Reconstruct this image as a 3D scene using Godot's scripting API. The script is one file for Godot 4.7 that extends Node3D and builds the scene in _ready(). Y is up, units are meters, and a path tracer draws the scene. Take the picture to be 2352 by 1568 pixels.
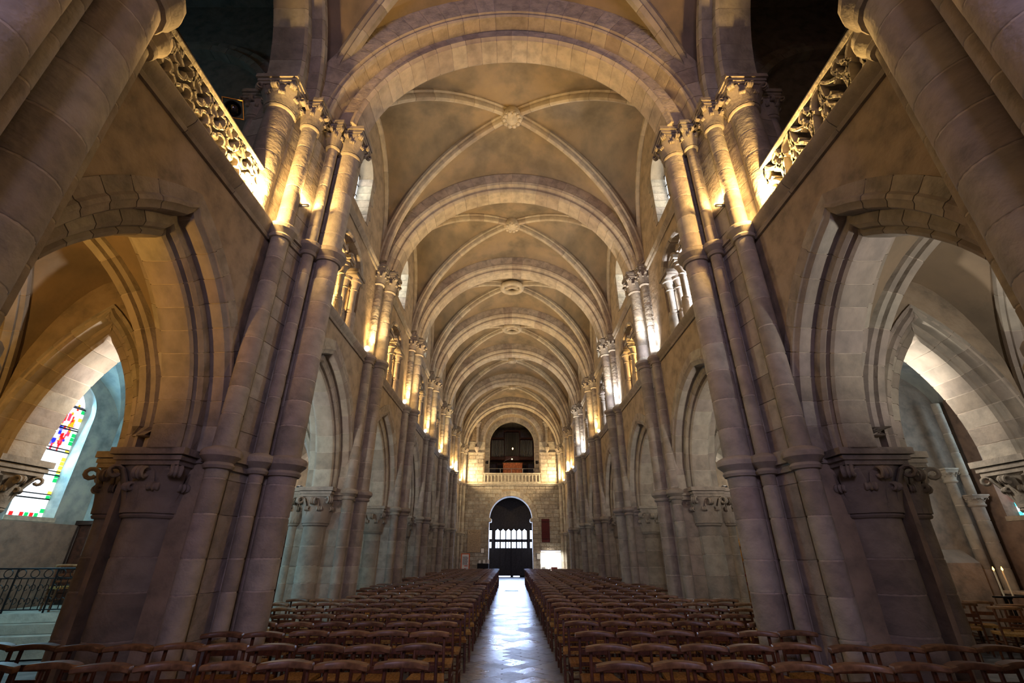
extends Node3D
# A romanesque-gothic nave seen from the crossing, looking west.
# x to the right, y up, distance d runs away from the camera along -z.

const DZ := [7.07, 12.32, 17.3, 21.9, 26.6, 31.9, 37.8]   # distance of the pier axes
const XS := 3.95        # axis of the main wall shafts
const XW := 4.22        # face of the nave wall
const YL := 3.1         # lower ring
const YM := 6.77        # middle ring
const VG := 0.36         # half breadth of the transverse arches
const YC := 9.88        # top of the high capitals
const ORD := ["first", "second", "third", "fourth", "fifth", "sixth", "seventh", "eighth", "ninth", "tenth", "eleventh", "twelfth", "thirteenth", "fourteenth", "fifteenth", "sixteenth", "seventeenth", "eighteenth", "nineteenth", "twentieth", "twenty-first", "twenty-second", "twenty-third", "twenty-fourth", "twenty-fifth", "twenty-sixth", "twenty-seventh", "twenty-eighth", "twenty-ninth", "thirtieth", "thirty-first", "thirty-second"]

var M := {}
var names := {}
var cache := {}
var rng := RandomNumberGenerator.new()


# ---------------------------------------------------------------- geometry
class Geo:
	var t := PackedVector3Array()

	func tri(a: Vector3, b: Vector3, c: Vector3) -> void:
		t.push_back(a); t.push_back(b); t.push_back(c)

	func quad(a: Vector3, b: Vector3, c: Vector3, d: Vector3) -> void:
		tri(a, b, c); tri(a, c, d)

	func box(mn: Vector3, mx: Vector3) -> void:
		obox(Transform3D(Basis(), (mn + mx) * 0.5), mx - mn)

	func obox(x: Transform3D, size: Vector3) -> void:
		var h := size * 0.5
		var p := []
		for i in 8:
			p.append(x * Vector3(h.x if i & 1 else -h.x, h.y if i & 2 else -h.y, h.z if i & 4 else -h.z))
		for f in [[0, 2, 3, 1], [4, 5, 7, 6], [0, 1, 5, 4], [2, 6, 7, 3], [0, 4, 6, 2], [1, 3, 7, 5]]:
			quad(p[f[0]], p[f[1]], p[f[2]], p[f[3]])

	# a bar with chamfered long edges between two points
	func bar(a: Vector3, b: Vector3, w: float, h: float, side := Vector3.RIGHT) -> void:
		var z := (b - a)
		var l := z.length()
		z = z / l
		var x := (side - z * side.dot(z)).normalized()
		var y := z.cross(x)
		var c := minf(w, h) * 0.22
		var pr := [Vector2(-w / 2 + c, -h / 2), Vector2(w / 2 - c, -h / 2), Vector2(w / 2, -h / 2 + c), Vector2(w / 2, h / 2 - c), Vector2(w / 2 - c, h / 2), Vector2(-w / 2 + c, h / 2), Vector2(-w / 2, h / 2 - c), Vector2(-w / 2, -h / 2 + c)]
		sweep([Transform3D(Basis(x, y, z), a), Transform3D(Basis(x, y, z), b)], pr, true)

	func lathe(o: Vector3, prof: Array, n: int, a0 := 0.0, a1 := TAU) -> void:
		for i in n:
			var p := a0 + (a1 - a0) * i / n
			var q := a0 + (a1 - a0) * (i + 1) / n
			var u := Vector3(cos(p), 0, sin(p))
			var v := Vector3(cos(q), 0, sin(q))
			for k in prof.size() - 1:
				var r0: float = prof[k].x
				var r1: float = prof[k + 1].x
				var y0 := Vector3(0, prof[k].y, 0)
				var y1 := Vector3(0, prof[k + 1].y, 0)
				if r0 > 1e-5 and r1 > 1e-5:
					quad(o + u * r0 + y0, o + u * r1 + y1, o + v * r1 + y1, o + v * r0 + y0)
				elif r0 > 1e-5:
					tri(o + u * r0 + y0, o + y1, o + v * r0 + y0)
				elif r1 > 1e-5:
					tri(o + y0, o + u * r1 + y1, o + v * r1 + y1)

	func sphere(o: Vector3, r: Vector3, n := 8) -> void:
		for i in n:
			for k in n:
				var q := []
				for e in [[i, k], [i + 1, k], [i + 1, k + 1], [i, k + 1]]:
					var a: float = TAU * e[0] / n
					var b: float = PI * e[1] / n
					q.append(o + Vector3(cos(a) * sin(b), cos(b), sin(a) * sin(b)) * r)
				if k == 0:
					tri(q[0], q[2], q[3])
				elif k == n - 1:
					tri(q[0], q[1], q[2])
				else:
					quad(q[0], q[1], q[2], q[3])

	func prism(poly: PackedVector2Array, y0: float, y1: float, caps := true) -> void:   # plan points are (x, d)
		var n := poly.size()
		for i in n:
			var a := poly[i]
			var b := poly[(i + 1) % n]
			quad(Vector3(a.x, y0, -a.y), Vector3(b.x, y0, -b.y), Vector3(b.x, y1, -b.y), Vector3(a.x, y1, -a.y))
		if caps:
			var ix := Geometry2D.triangulate_polygon(poly)
			for k in range(0, ix.size(), 3):
				for y in [y0, y1]:
					tri(Vector3(poly[ix[k]].x, y, -poly[ix[k]].y), Vector3(poly[ix[k + 1]].x, y, -poly[ix[k + 1]].y), Vector3(poly[ix[k + 2]].x, y, -poly[ix[k + 2]].y))

	# a profile (across, along the second axis) carried along frames
	func sweep(fr: Array, pr: Array, caps := true, closed := true) -> void:
		var n := pr.size()
		for i in fr.size() - 1:
			var f: Transform3D = fr[i]
			var g: Transform3D = fr[i + 1]
			for k in (n if closed else n - 1):
				var a: Vector2 = pr[k]
				var b: Vector2 = pr[(k + 1) % n]
				quad(f * Vector3(a.x, a.y, 0), f * Vector3(b.x, b.y, 0), g * Vector3(b.x, b.y, 0), g * Vector3(a.x, a.y, 0))
		if caps:
			var pv := PackedVector2Array(pr)
			var ix := Geometry2D.triangulate_polygon(pv)
			for f in [fr[0], fr[fr.size() - 1]]:
				for k in range(0, ix.size(), 3):
					tri(f * Vector3(pv[ix[k]].x, pv[ix[k]].y, 0), f * Vector3(pv[ix[k + 1]].x, pv[ix[k + 1]].y, 0), f * Vector3(pv[ix[k + 2]].x, pv[ix[k + 2]].y, 0))

	func tube(pts: Array, r: float, n := 6) -> void:
		var pr := []
		for k in n:
			pr.append(Vector2(cos(TAU * k / n), sin(TAU * k / n)) * r)
		sweep(Geo.frames(pts), pr, true)

	static func frames(pts: Array, up := Vector3(0.13, 1, 0.07)) -> Array:
		var out := []
		for i in pts.size():
			var z: Vector3 = (pts[mini(i + 1, pts.size() - 1)] - pts[maxi(i - 1, 0)]).normalized()
			var x := up.cross(z)
			if x.length() < 0.05:
				x = Vector3(1, 0, 0.01).cross(z)
			x = x.normalized()
			out.append(Transform3D(Basis(x, z.cross(x), z), pts[i]))
		return out

	func mesh(crease := 38.0) -> ArrayMesh:
		var n := t.size()
		var fn := PackedVector3Array()
		fn.resize(n / 3)
		var at := {}
		var keys := []
		keys.resize(n)
		for i in range(0, n, 3):
			fn[i / 3] = (t[i + 1] - t[i]).cross(t[i + 2] - t[i])
			for k in 3:
				var key := Vector3i((t[i + k] * 3000.0).round())
				keys[i + k] = key
				if at.has(key):
					at[key].append(i / 3)
				else:
					at[key] = [i / 3]
		var cs := cos(deg_to_rad(crease))
		var nv := PackedVector3Array()
		nv.resize(n)
		var v := PackedVector3Array()
		v.resize(n)
		for i in range(0, n, 3):
			var f := fn[i / 3]
			var fl := f.length()
			var order := [0, 2, 1]
			for k in 3:
				var s := Vector3.ZERO
				for j in at[keys[i + k]]:
					var g := fn[j]
					var gl := g.length()
					if gl > 1e-12 and fl > 1e-12 and g.dot(f) >= cs * gl * fl:
						s += g
				v[i + order[k]] = t[i + k]
				nv[i + order[k]] = s.normalized() if s.length() > 1e-12 else Vector3.UP
		var arr := []
		arr.resize(Mesh.ARRAY_MAX)
		arr[Mesh.ARRAY_VERTEX] = v
		arr[Mesh.ARRAY_NORMAL] = nv
		var m := ArrayMesh.new()
		m.add_surface_from_arrays(Mesh.PRIMITIVE_TRIANGLES, arr)
		return m


func V(x: float, y: float, d: float) -> Vector3:
	return Vector3(x, y, -d)


# ---------------------------------------------------------------- naming and placing
func numbered(called: String) -> String:
	var n: int = names.get(called, 0)
	names[called] = n + 1
	return called if n == 0 else "%s_%03d" % [called, n]


func thing(called: String, label: String, category: String, at := Vector3.ZERO, group := "") -> Node3D:
	var o := Node3D.new()
	o.name = numbered(called)
	o.position = at
	add_child(o)
	o.set_meta("label", label)
	o.set_meta("category", category)
	if group:
		o.set_meta("group", group)
	return o


func structure(called: String, label := "") -> Node3D:
	var o := Node3D.new()
	o.name = numbered(called)
	add_child(o)
	o.set_meta("kind", "structure")
	if label:
		o.set_meta("label", label)
	return o


func part(parent: Node3D, called: String, mesh: Mesh, m: Material, x := Transform3D(), label := "") -> MeshInstance3D:
	var o := MeshInstance3D.new()
	o.name = called
	o.mesh = mesh
	o.material_override = m
	o.transform = x
	parent.add_child(o, true)
	if label:
		o.set_meta("label", label)
	return o


func solo(called: String, mesh: Mesh, m: Material, label: String, category: String, at := Vector3.ZERO, group := "") -> MeshInstance3D:
	var o := MeshInstance3D.new()
	o.name = numbered(called)
	o.mesh = mesh
	o.material_override = m
	o.position = at
	add_child(o)
	o.set_meta("label", label)
	o.set_meta("category", category)
	if group:
		o.set_meta("group", group)
	return o


func boxpart(parent: Node3D, called: String, mn: Vector3, mx: Vector3, m: Material, label := "") -> MeshInstance3D:
	var g := Geo.new()
	var lo := Vector3(minf(mn.x, mx.x), minf(mn.y, mx.y), minf(mn.z, mx.z))
	var hi := Vector3(maxf(mn.x, mx.x), maxf(mn.y, mx.y), maxf(mn.z, mx.z))
	g.box(lo, hi)
	return part(parent, called, g.mesh(), m, Transform3D(), label)


# a box with softened edges, centred on the origin
func block_mesh(s: Vector3, c := 0.01) -> ArrayMesh:
	var key := "blk%s%s" % [s, c]
	if cache.has(key):
		return cache[key]
	var g := Geo.new()
	var h := s * 0.5
	c = minf(c, minf(h.x, minf(h.y, h.z)) * 0.45)
	var pr := [Vector2(-h.x + c, -h.y), Vector2(h.x - c, -h.y), Vector2(h.x, -h.y + c), Vector2(h.x, h.y - c), Vector2(h.x - c, h.y), Vector2(-h.x + c, h.y), Vector2(-h.x, h.y - c), Vector2(-h.x, -h.y + c)]
	var fr := []
	for e in [[-h.z, 1.0 - c / minf(h.x, h.y)], [-h.z + c, 1.0], [h.z - c, 1.0], [h.z, 1.0 - c / minf(h.x, h.y)]]:
		fr.append(Transform3D(Basis(Vector3(e[1], 0, 0), Vector3(0, e[1], 0), Vector3(0, 0, 1)), Vector3(0, 0, e[0])))
	g.sweep(fr, pr, true)
	cache[key] = g.mesh(20.0)
	return cache[key]


# ---------------------------------------------------------------- materials
func noise_tex(freq: float, octaves: int, cols: Array, offs: Array, seed_: int, size := 512, normal := false, strength := 4.0) -> NoiseTexture2D:
	var n := FastNoiseLite.new()
	n.noise_type = FastNoiseLite.TYPE_SIMPLEX_SMOOTH
	n.seed = seed_
	n.frequency = freq
	n.fractal_octaves = octaves
	n.fractal_gain = 0.58
	var x := NoiseTexture2D.new()
	x.width = size
	x.height = size
	x.seamless = true
	x.noise = n
	if normal:
		x.as_normal_map = true
		x.bump_strength = strength
	else:
		var r := Gradient.new()
		r.offsets = PackedFloat32Array(offs)
		r.colors = PackedColorArray(cols)
		x.color_ramp = r
	return x


func mat(key: String, col: Color, rough: float, tex: Texture2D = null, scale := 0.3, nrm: Texture2D = null, depth := 0.5, metal := 0.0, spec := 0.35) -> StandardMaterial3D:
	var m := StandardMaterial3D.new()
	m.resource_name = key
	m.albedo_color = col
	m.roughness = rough
	m.metallic = metal
	m.metallic_specular = spec
	m.cull_mode = BaseMaterial3D.CULL_DISABLED
	if tex:
		m.albedo_texture = tex
	if nrm:
		m.normal_enabled = true
		m.normal_texture = nrm
		m.normal_scale = depth
	if tex or nrm:
		m.uv1_triplanar = true
		m.uv1_world_triplanar = true
		m.uv1_scale = Vector3.ONE * scale
	M[key] = m
	return m


func glow(key: String, col: Color, energy: float) -> StandardMaterial3D:
	var m := StandardMaterial3D.new()
	m.resource_name = key
	m.albedo_color = Color(0.2, 0.2, 0.2)
	m.emission_enabled = true
	m.emission = col
	m.emission_energy_multiplier = energy
	M[key] = m
	return m


func make_materials() -> void:
	var g := func(v: float, w := 0.0) -> Color: return Color(v + w, v, v - w)
	var stone := noise_tex(0.011, 6, [g.call(0.74), g.call(0.86), g.call(0.94, 0.01), g.call(1.0, 0.0)], [0.0, 0.35, 0.6, 1.0], 3)
	var plaster := noise_tex(0.013, 7, [g.call(0.74, -0.01), g.call(0.87), g.call(0.94, 0.01), g.call(1.0, 0.0)], [0.0, 0.35, 0.6, 1.0], 8)
	var patch := noise_tex(0.0045, 8, [g.call(0.68, -0.01), g.call(0.82, 0.0), g.call(0.91, 0.02), Color(1, 0.97, 0.92)], [0.05, 0.4, 0.62, 0.95], 21, 1024)
	var bump := noise_tex(0.03, 5, [], [], 5, 512, true, 5.0)
	var grain := noise_tex(0.02, 4, [g.call(0.62, 0.02), g.call(0.85, 0.02), g.call(1.0, 0.0)], [0.1, 0.5, 0.9], 12, 256)
	var wide := noise_tex(0.016, 5, [g.call(0.66), g.call(0.85), g.call(1.0)], [0.1, 0.5, 0.9], 33)
	var tones := [Color(0.67, 0.64, 0.585), Color(0.65, 0.61, 0.56), Color(0.62, 0.585, 0.535), Color(0.685, 0.66, 0.605), Color(0.64, 0.60, 0.56), Color(0.61, 0.575, 0.52)]
	for k in tones.size():
		var m := mat("stone_%d" % k, tones[k], 0.86, stone, 0.42, bump, 0.5)
		m.uv1_offset = Vector3(0.13, 0.29, 0.41) * k
	for k in 6:
		var m := mat("cream_%d" % k, [Color(0.77, 0.72, 0.63), Color(0.74, 0.685, 0.595), Color(0.79, 0.74, 0.65), Color(0.75, 0.70, 0.61), Color(0.70, 0.64, 0.56), Color(0.78, 0.725, 0.63)][k], 0.86, stone, 0.42, bump, 0.5)
		m.uv1_offset = Vector3(0.17, 0.23, 0.37) * k
	mat("mortar", Color(0.75, 0.705, 0.645), 0.95, stone, 0.7, bump, 0.6)
	mat("dark_mortar", Color(0.60, 0.54, 0.46), 0.95, stone, 0.7, bump, 0.6)
	mat("plaster", Color(0.66, 0.60, 0.515), 0.93, plaster, 0.3, bump, 0.35)
	mat("vault", Color(0.60, 0.54, 0.455), 0.95, patch, 0.16, bump, 0.3)
	mat("cold_plaster", Color(0.66, 0.68, 0.66), 0.93, patch, 0.3, bump, 0.3)
	mat("brown_plaster", Color(0.55, 0.46, 0.40), 0.93, plaster, 0.4, bump, 0.4)
	mat("grey_plaster", Color(0.60, 0.57, 0.53), 0.93, plaster, 0.4, bump, 0.4)
	mat("floor", Color(0.42, 0.42, 0.42), 0.5, wide, 0.35, bump, 0.12)
	var tt := [Color(0.54, 0.53, 0.52), Color(0.47, 0.47, 0.48), Color(0.58, 0.56, 0.53), Color(0.50, 0.48, 0.46)]
	for k in 4:
		var m := mat("tile_%d" % k, tt[k], [0.3, 0.36, 0.26, 0.42][k], wide, 0.8, bump, 0.16, 0.0, 0.5)
		m.uv1_offset = Vector3(0.3, 0.1, 0.2) * k
	var ww := [Color(0.38, 0.22, 0.125), Color(0.33, 0.185, 0.10), Color(0.41, 0.25, 0.145)]
	for k in 3:
		mat("chair_wood_%d" % k, ww[k], 0.36, grain, 3.0, null, 0.0, 0.0, 0.5)
	for k in 3:
		mat("rail_wood_%d" % k, [Color(0.50, 0.375, 0.26), Color(0.44, 0.32, 0.22), Color(0.54, 0.405, 0.27)][k], 0.42, grain, 2.0, null, 0.0, 0.0, 0.5)
	for k in 3:
		mat("rush_%d" % k, [Color(0.62, 0.47, 0.24), Color(0.56, 0.40, 0.20), Color(0.66, 0.51, 0.28)][k], 0.8, grain, 5.0)
	mat("dark_wood", Color(0.22, 0.125, 0.085), 0.45, grain, 1.2, null, 0.0, 0.0, 0.4)
	mat("panel_wood", Color(0.30, 0.15, 0.095), 0.4, grain, 1.2, null, 0.0, 0.0, 0.4)
	mat("organ_wood", Color(0.28, 0.165, 0.11), 0.5, grain, 1.0)
	mat("console_wood", Color(0.62, 0.36, 0.21), 0.5, grain, 1.0)
	mat("door_wood", Color(0.14, 0.115, 0.11), 0.6, grain, 1.0)
	mat("iron", Color(0.10, 0.10, 0.11), 0.4, null, 1.0, null, 0.0, 0.6, 0.5)
	mat("steel", Color(0.62, 0.62, 0.64), 0.35, null, 1.0, null, 0.0, 0.9, 0.5)
	mat("pipe", Color(0.45, 0.44, 0.43), 0.35, null, 1.0, null, 0.0, 0.9, 0.5)
	mat("black", Color(0.05, 0.05, 0.055), 0.6)
	mat("lens", Color(0.03, 0.03, 0.04), 0.08, null, 1.0, null, 0.0, 0.0, 0.6)
	mat("brass", Color(0.78, 0.58, 0.26), 0.35, null, 1.0, null, 0.0, 0.9, 0.5)
	mat("gilt", Color(0.72, 0.52, 0.22), 0.42, grain, 4.0, null, 0.0, 0.7, 0.5)
	mat("copper", Color(0.72, 0.42, 0.20), 0.45, null, 1.0, null, 0.0, 0.6, 0.5)
	mat("white_paint", Color(0.85, 0.85, 0.84), 0.5)
	mat("red_paint", Color(0.33, 0.10, 0.10), 0.6, grain, 2.0)
	mat("altar_red", Color(0.45, 0.10, 0.09), 0.5, grain, 2.0)
	mat("altar_stone", Color(0.72, 0.66, 0.58), 0.6, stone, 1.0)
	mat("orange_paint", Color(0.80, 0.34, 0.10), 0.5)
	mat("wax", Color(0.90, 0.86, 0.76), 0.5)
	mat("paper", Color(0.86, 0.85, 0.82), 0.8)
	mat("plaque", Color(0.66, 0.585, 0.49), 0.7, stone, 1.2)
	mat("cloth_white", Color(0.85, 0.83, 0.80), 0.8)


# ---------------------------------------------------------------- lights
func omni(parent: Node, called: String, at: Vector3, col: Color, energy: float, size := 0.05) -> void:
	var l := OmniLight3D.new()
	l.name = called
	l.position = at
	l.light_color = col
	l.light_energy = energy
	l.light_size = size
	l.omni_range = 60.0
	l.omni_attenuation = 2.0
	l.shadow_enabled = true
	parent.add_child(l, true)


func spot(parent: Node, called: String, at: Vector3, to: Vector3, col: Color, energy: float, angle: float, size := 0.05, blend := 0.6) -> void:
	var l := SpotLight3D.new()
	l.name = called
	l.light_color = col
	l.light_energy = energy
	l.light_size = size
	l.spot_range = 60.0
	l.spot_attenuation = 2.0
	l.spot_angle = angle
	l.spot_angle_attenuation = blend
	l.shadow_enabled = true
	var up := Vector3.UP if absf((to - at).normalized().y) < 0.98 else Vector3.RIGHT
	l.transform = Transform3D(Basis(), at).looking_at(to, up)
	parent.add_child(l, true)


func area(parent: Node, called: String, at: Vector3, to: Vector3, size: Vector2, col: Color, energy: float) -> void:
	var l := AreaLight3D.new()
	l.name = called
	l.area_size = size
	l.light_color = col
	l.light_energy = energy
	l.area_range = 60.0
	l.area_attenuation = 2.0
	l.shadow_enabled = true
	var up := Vector3.UP if absf((to - at).normalized().y) < 0.98 else Vector3.RIGHT
	l.transform = Transform3D(Basis(), at).looking_at(to, up)
	parent.add_child(l, true)


const WARM := Color(1.0, 0.80, 0.50)
const AMBER := Color(1.0, 0.74, 0.38)
const COOL := Color(0.94, 0.95, 1.0)
const DAY := Color(0.78, 0.88, 1.0)


# ---------------------------------------------------------------- masonry builders
var quarry := "stone"      # which family of stone the builders take from


func stone() -> Material:
	return M["%s_%d" % [quarry, rng.randi_range(0, 5)]]


func drum_mesh(r: float, n: int) -> ArrayMesh:
	var key := "drum%.3f_%d" % [r, n]
	if not cache.has(key):
		var g := Geo.new()
		g.lathe(Vector3.ZERO, [Vector2(r - 0.012, 0.014), Vector2(r, 0.035), Vector2(r, 0.965), Vector2(r - 0.012, 0.986)], n)
		cache[key] = g.mesh()
	return cache[key]


func courses(y0: float, y1: float, hs: Array) -> Array:   # heights that fill y0..y1
	var out := []
	var y := y0
	var k := 0
	while y < y1 - 0.001:
		var h: float = hs[k % hs.size()]
		if y1 - y < h * 1.45:
			h = y1 - y
		out.append(Vector2(y, h))
		y += h
		k += 1
	return out


func shaft(p: Node3D, lx: float, ld: float, r: float, y0: float, y1: float, hs: Array, n := 16) -> void:
	var key := "rod%.3f_%.3f" % [r, y1 - y0]
	if not cache.has(key):
		var g := Geo.new()
		g.lathe(Vector3.ZERO, [Vector2(0, 0), Vector2(r - 0.009, 0), Vector2(r - 0.009, y1 - y0), Vector2(0, y1 - y0)], n)
		cache[key] = g.mesh()
	var s := part(p, "shaft", cache[key], M.mortar, Transform3D(Basis(), V(lx, y0, ld)))
	for c in courses(y0, y1, hs):
		var b := Basis(Vector3.UP, rng.randf() * 0.2) * Basis.from_scale(Vector3(1, c.y, 1))
		part(s, "drum", drum_mesh(r, n), stone(), Transform3D(b, Vector3(0, c.x - y0, 0)))


func grown(poly: PackedVector2Array, by: float) -> PackedVector2Array:
	var r := Geometry2D.offset_polygon(poly, by, Geometry2D.JOIN_MITER)
	return r[0] if r.size() else poly


func core(p: Node3D, key: String, poly: PackedVector2Array, y0: float, y1: float, hs: Array) -> void:
	if not cache.has("core" + key):
		var g := Geo.new()
		g.prism(poly, 0.014, 0.986)
		cache["core" + key] = g.mesh(20.0)
		var b := Geo.new()
		b.prism(grown(poly, -0.012), 0, 1)
		cache["bed" + key] = b.mesh(20.0)
	var s := part(p, "core", cache["bed" + key], M.mortar, Transform3D(Basis.from_scale(Vector3(1, y1 - y0, 1)), Vector3(0, y0, 0)))
	for c in courses(y0, y1, hs):
		part(s, "stone_block", cache["core" + key], stone(), Transform3D(Basis.from_scale(Vector3(1, c.y / (y1 - y0), 1)), Vector3(0, (c.x - y0) / (y1 - y0), 0)))


func ring_profile(r: float, s := 1.0) -> Array:
	return [Vector2(r - 0.02, -0.17 * s), Vector2(r + 0.035 * s, -0.16 * s), Vector2(r + 0.055 * s, -0.12 * s), Vector2(r + 0.03 * s, -0.08 * s), Vector2(r + 0.06 * s, -0.05 * s), Vector2(r + 0.11 * s, 0.0), Vector2(r + 0.115 * s, 0.06 * s), Vector2(r + 0.09 * s, 0.1 * s), Vector2(r - 0.02, 0.15 * s)]


func ring(p: Node3D, lx: float, ld: float, r: float, y: float, s := 1.0) -> void:
	var key := "ring%.3f_%.2f" % [r, s]
	if not cache.has(key):
		var g := Geo.new()
		g.lathe(Vector3.ZERO, ring_profile(r, s), 18)
		cache[key] = g.mesh()
	part(p, "string_ring", cache[key], stone(), Transform3D(Basis(), V(lx, y, ld)))


func core_ring(p: Node3D, key: String, poly: PackedVector2Array, y: float) -> void:
	key = "cring" + key
	if not cache.has(key):
		var g := Geo.new()
		g.prism(grown(poly, 0.04), -0.16, -0.07)
		g.prism(grown(poly, 0.1), -0.05, 0.1)
		g.prism(grown(poly, 0.05), -0.08, 0.14)
		cache[key] = g.mesh(20.0)
	part(p, "string_band", cache[key], stone(), Transform3D(Basis(), Vector3(0, y, 0)))


func leaf_mesh(key: String, r: float, hw: float, hb: float, q: float, tall: float) -> ArrayMesh:   # a leaf that hugs the bell and curls over at its tip, towards +x
	if cache.has(key):
		return cache[key]
	var g := Geo.new()
	var path := []
	var top := hb * tall
	for i in 6:
		var f := tall * i / 5.0
		path.append(Vector3(lerpf(r, hw * 0.8 * q, pow(f, 1.7)) + 0.012 + hb * 0.03, 0.03 + (hb - 0.03) * f, 0))
	var cr := hb * (0.115 if tall > 0.6 else 0.06)
	var e: Vector3 = path[5]
	for i in 9:
		var a := PI * 0.8 - i * PI * 0.21
		var k := 1.0 - 0.05 * i
		path.append(e + Vector3(cr * 0.9 + cr * k * cos(a), cr * k * sin(a) - cr * 0.45, 0))
	var w := minf(hb * 0.33, (r + hw * 0.8) * 0.5 * 0.36)
	var fr := []
	for i in path.size():
		var z: Vector3 = (path[mini(i + 1, path.size() - 1)] - path[maxi(i - 1, 0)]).normalized()
		var x := Vector3(0, 0, 1)
		var y := z.cross(x)
		var k := w * (0.75 + 0.4 * sin(PI * minf(i / 6.0, 1.0))) * (1.0 if i < 6 else 0.8)
		fr.append(Transform3D(Basis(x * k, y * hb * (0.062 if i < 5 else 0.055), z), path[i]))
	g.sweep(fr, [Vector2(-1, -0.1), Vector2(-0.85, -0.75), Vector2(-0.6, -0.85), Vector2(-0.36, -0.45), Vector2(-0.15, -0.6), Vector2(0.0, -1.0), Vector2(0.15, -0.6), Vector2(0.36, -0.45), Vector2(0.6, -0.85), Vector2(0.85, -0.75), Vector2(1, -0.1), Vector2(0.6, 0.6), Vector2(-0.6, 0.6)])
	cache[key] = g.mesh(50.0)
	return cache[key]


# a crocket capital on a round shaft; y0 neck, y1 top of the slab, hw half width of the slab
func capital(p: Node3D, lx: float, ld: float, r: float, y0: float, y1: float, hw: float, turn := 0.0) -> void:
	var h := y1 - y0
	var ha := minf(h * 0.34, 0.22)
	var key := "cap%.3f_%.3f_%.3f" % [r, h, hw]
	if not cache.has(key):
		var g := Geo.new()
		g.lathe(Vector3.ZERO, [Vector2(r - 0.01, -0.04), Vector2(r + 0.03, -0.03), Vector2(r + 0.045, 0.0), Vector2(r + 0.03, 0.03), Vector2(r - 0.01, 0.04)], 18)
		var rows := []
		for k in 7:
			var f := k / 6.0
			var e := pow(f, 1.7)
			var row := []
			for i in 24:
				var a := TAU * i / 24
				var q := minf(1.0 / maxf(absf(cos(a)), absf(sin(a))), 1.28)
				row.append(Vector3(cos(a), 0, sin(a)) * lerpf(r, hw * 0.8 * q, e) + Vector3(0, lerpf(0.03, h - ha, f), 0))
			rows.append(row)
		for k in 6:
			for i in 24:
				g.quad(rows[k][i], rows[k + 1][i], rows[k + 1][(i + 1) % 24], rows[k][(i + 1) % 24])
		cache[key] = g.mesh(50.0)
		var a := Geo.new()
		var sq := func(s: float) -> PackedVector2Array: return PackedVector2Array([Vector2(-s, -s), Vector2(s, -s), Vector2(s, s), Vector2(-s, s)])
		a.prism(sq.call(hw * 0.86), h - ha, h - ha * 0.72)
		a.prism(sq.call(hw * 0.92), h - ha * 0.72, h - ha * 0.45)
		a.prism(sq.call(hw), h - ha * 0.4, h)
		cache["ab" + key] = a.mesh(20.0)
	var m := stone()
	var c := part(p, "capital", cache[key], m, Transform3D(Basis(Vector3.UP, turn), V(lx, y0, ld)))
	part(c, "abacus", cache["ab" + key], m)
	for k in 16:
		var kind := 0 if k % 4 == 2 else (1 if k % 4 == 0 else 2)
		var lm := leaf_mesh(key + "leaf%d" % kind, r, hw, h - ha, [1.28, 1.0, 1.08][kind], [0.9, 0.86, 0.56][kind])
		part(c, "leaf", lm, m, Transform3D(Basis(Vector3.UP, PI / 8 * k), Vector3.ZERO))


# half-arcs of cut stones. F places the arc (s, y, t) with s = 0 at the apex; cx = R - half width
func arch_order(p: Node3D, called: String, F: Transform3D, R: float, cx: float, phi0: float, prof: Array, nv: int) -> void:
	var far := R
	for q in prof:
		far = maxf(far, R + q.x)
	var end := acos(clampf(cx / R, -1, 1))
	var end_far := acos(clampf(cx / far, -1, 1))
	var pr := []
	var mid := Vector2.ZERO
	for q in prof:
		pr.append(Vector2(R + q.x, q.y))
		mid += Vector2(R + q.x, q.y) / prof.size()
	var inset := []
	for q in pr:
		var v: Vector2 = q - mid
		inset.append(mid + v * (1.0 - 0.013 / maxf(v.length(), 0.05)))
	var fr := func(a: float, b: float, n: int) -> Array:
		var o := []
		for i in n + 1:
			var f := lerpf(a, b, float(i) / n)
			o.append(Transform3D(Basis(Vector3(cos(f), sin(f), 0), Vector3(0, 0, 1), Vector3(-sin(f), cos(f), 0)), Vector3.ZERO))
		return o
	var key := "%s%.3f%.3f%.3f%s%d" % [called, R, cx, phi0, prof, nv]
	var step := (end - phi0) / nv
	var gap := 0.006 / R
	if not cache.has(key):
		var g := Geo.new()
		g.sweep(fr.call(0.0, end_far - phi0, nv * 2), inset)
		var rot := Basis(Vector3(0, 0, 1), phi0)
		for i in g.t.size():
			g.t[i] = rot * g.t[i]
			g.t[i].x = maxf(g.t[i].x, cx)
		cache[key] = g.mesh(30.0)
		g = Geo.new()
		g.sweep(fr.call(gap, step - gap, 2), pr)
		cache[key + "v"] = g.mesh(30.0)
		g = Geo.new()
		g.sweep(fr.call(end - step + gap, end_far, 3), pr)
		for i in g.t.size():
			g.t[i].x = maxf(g.t[i].x, cx)
		cache[key + "e"] = g.mesh(30.0)
	for side in [1.0, -1.0]:
		var H := F * Transform3D(Basis.from_scale(Vector3(side, 1, 1)), Vector3.ZERO) * Transform3D(Basis(), Vector3(-cx, 0, 0))
		var bed := part(p, called, cache[key], M.mortar, H)
		for k in nv - 1:
			part(bed, "voussoir", cache[key + "v"], stone(), Transform3D(Basis(Vector3(0, 0, 1), phi0 + step * k), Vector3.ZERO))
		part(bed, "voussoir", cache[key + "e"], stone())


# frame of an arch that stands across the side of the nave (s along d, t away from the nave)
func side_frame(sx: float, x: float, y: float, d: float) -> Transform3D:
	return Transform3D(Basis(Vector3(0, 0, -1), Vector3(0, 1, 0), Vector3(sx, 0, 0)), V(sx * x, y, d))


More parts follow.
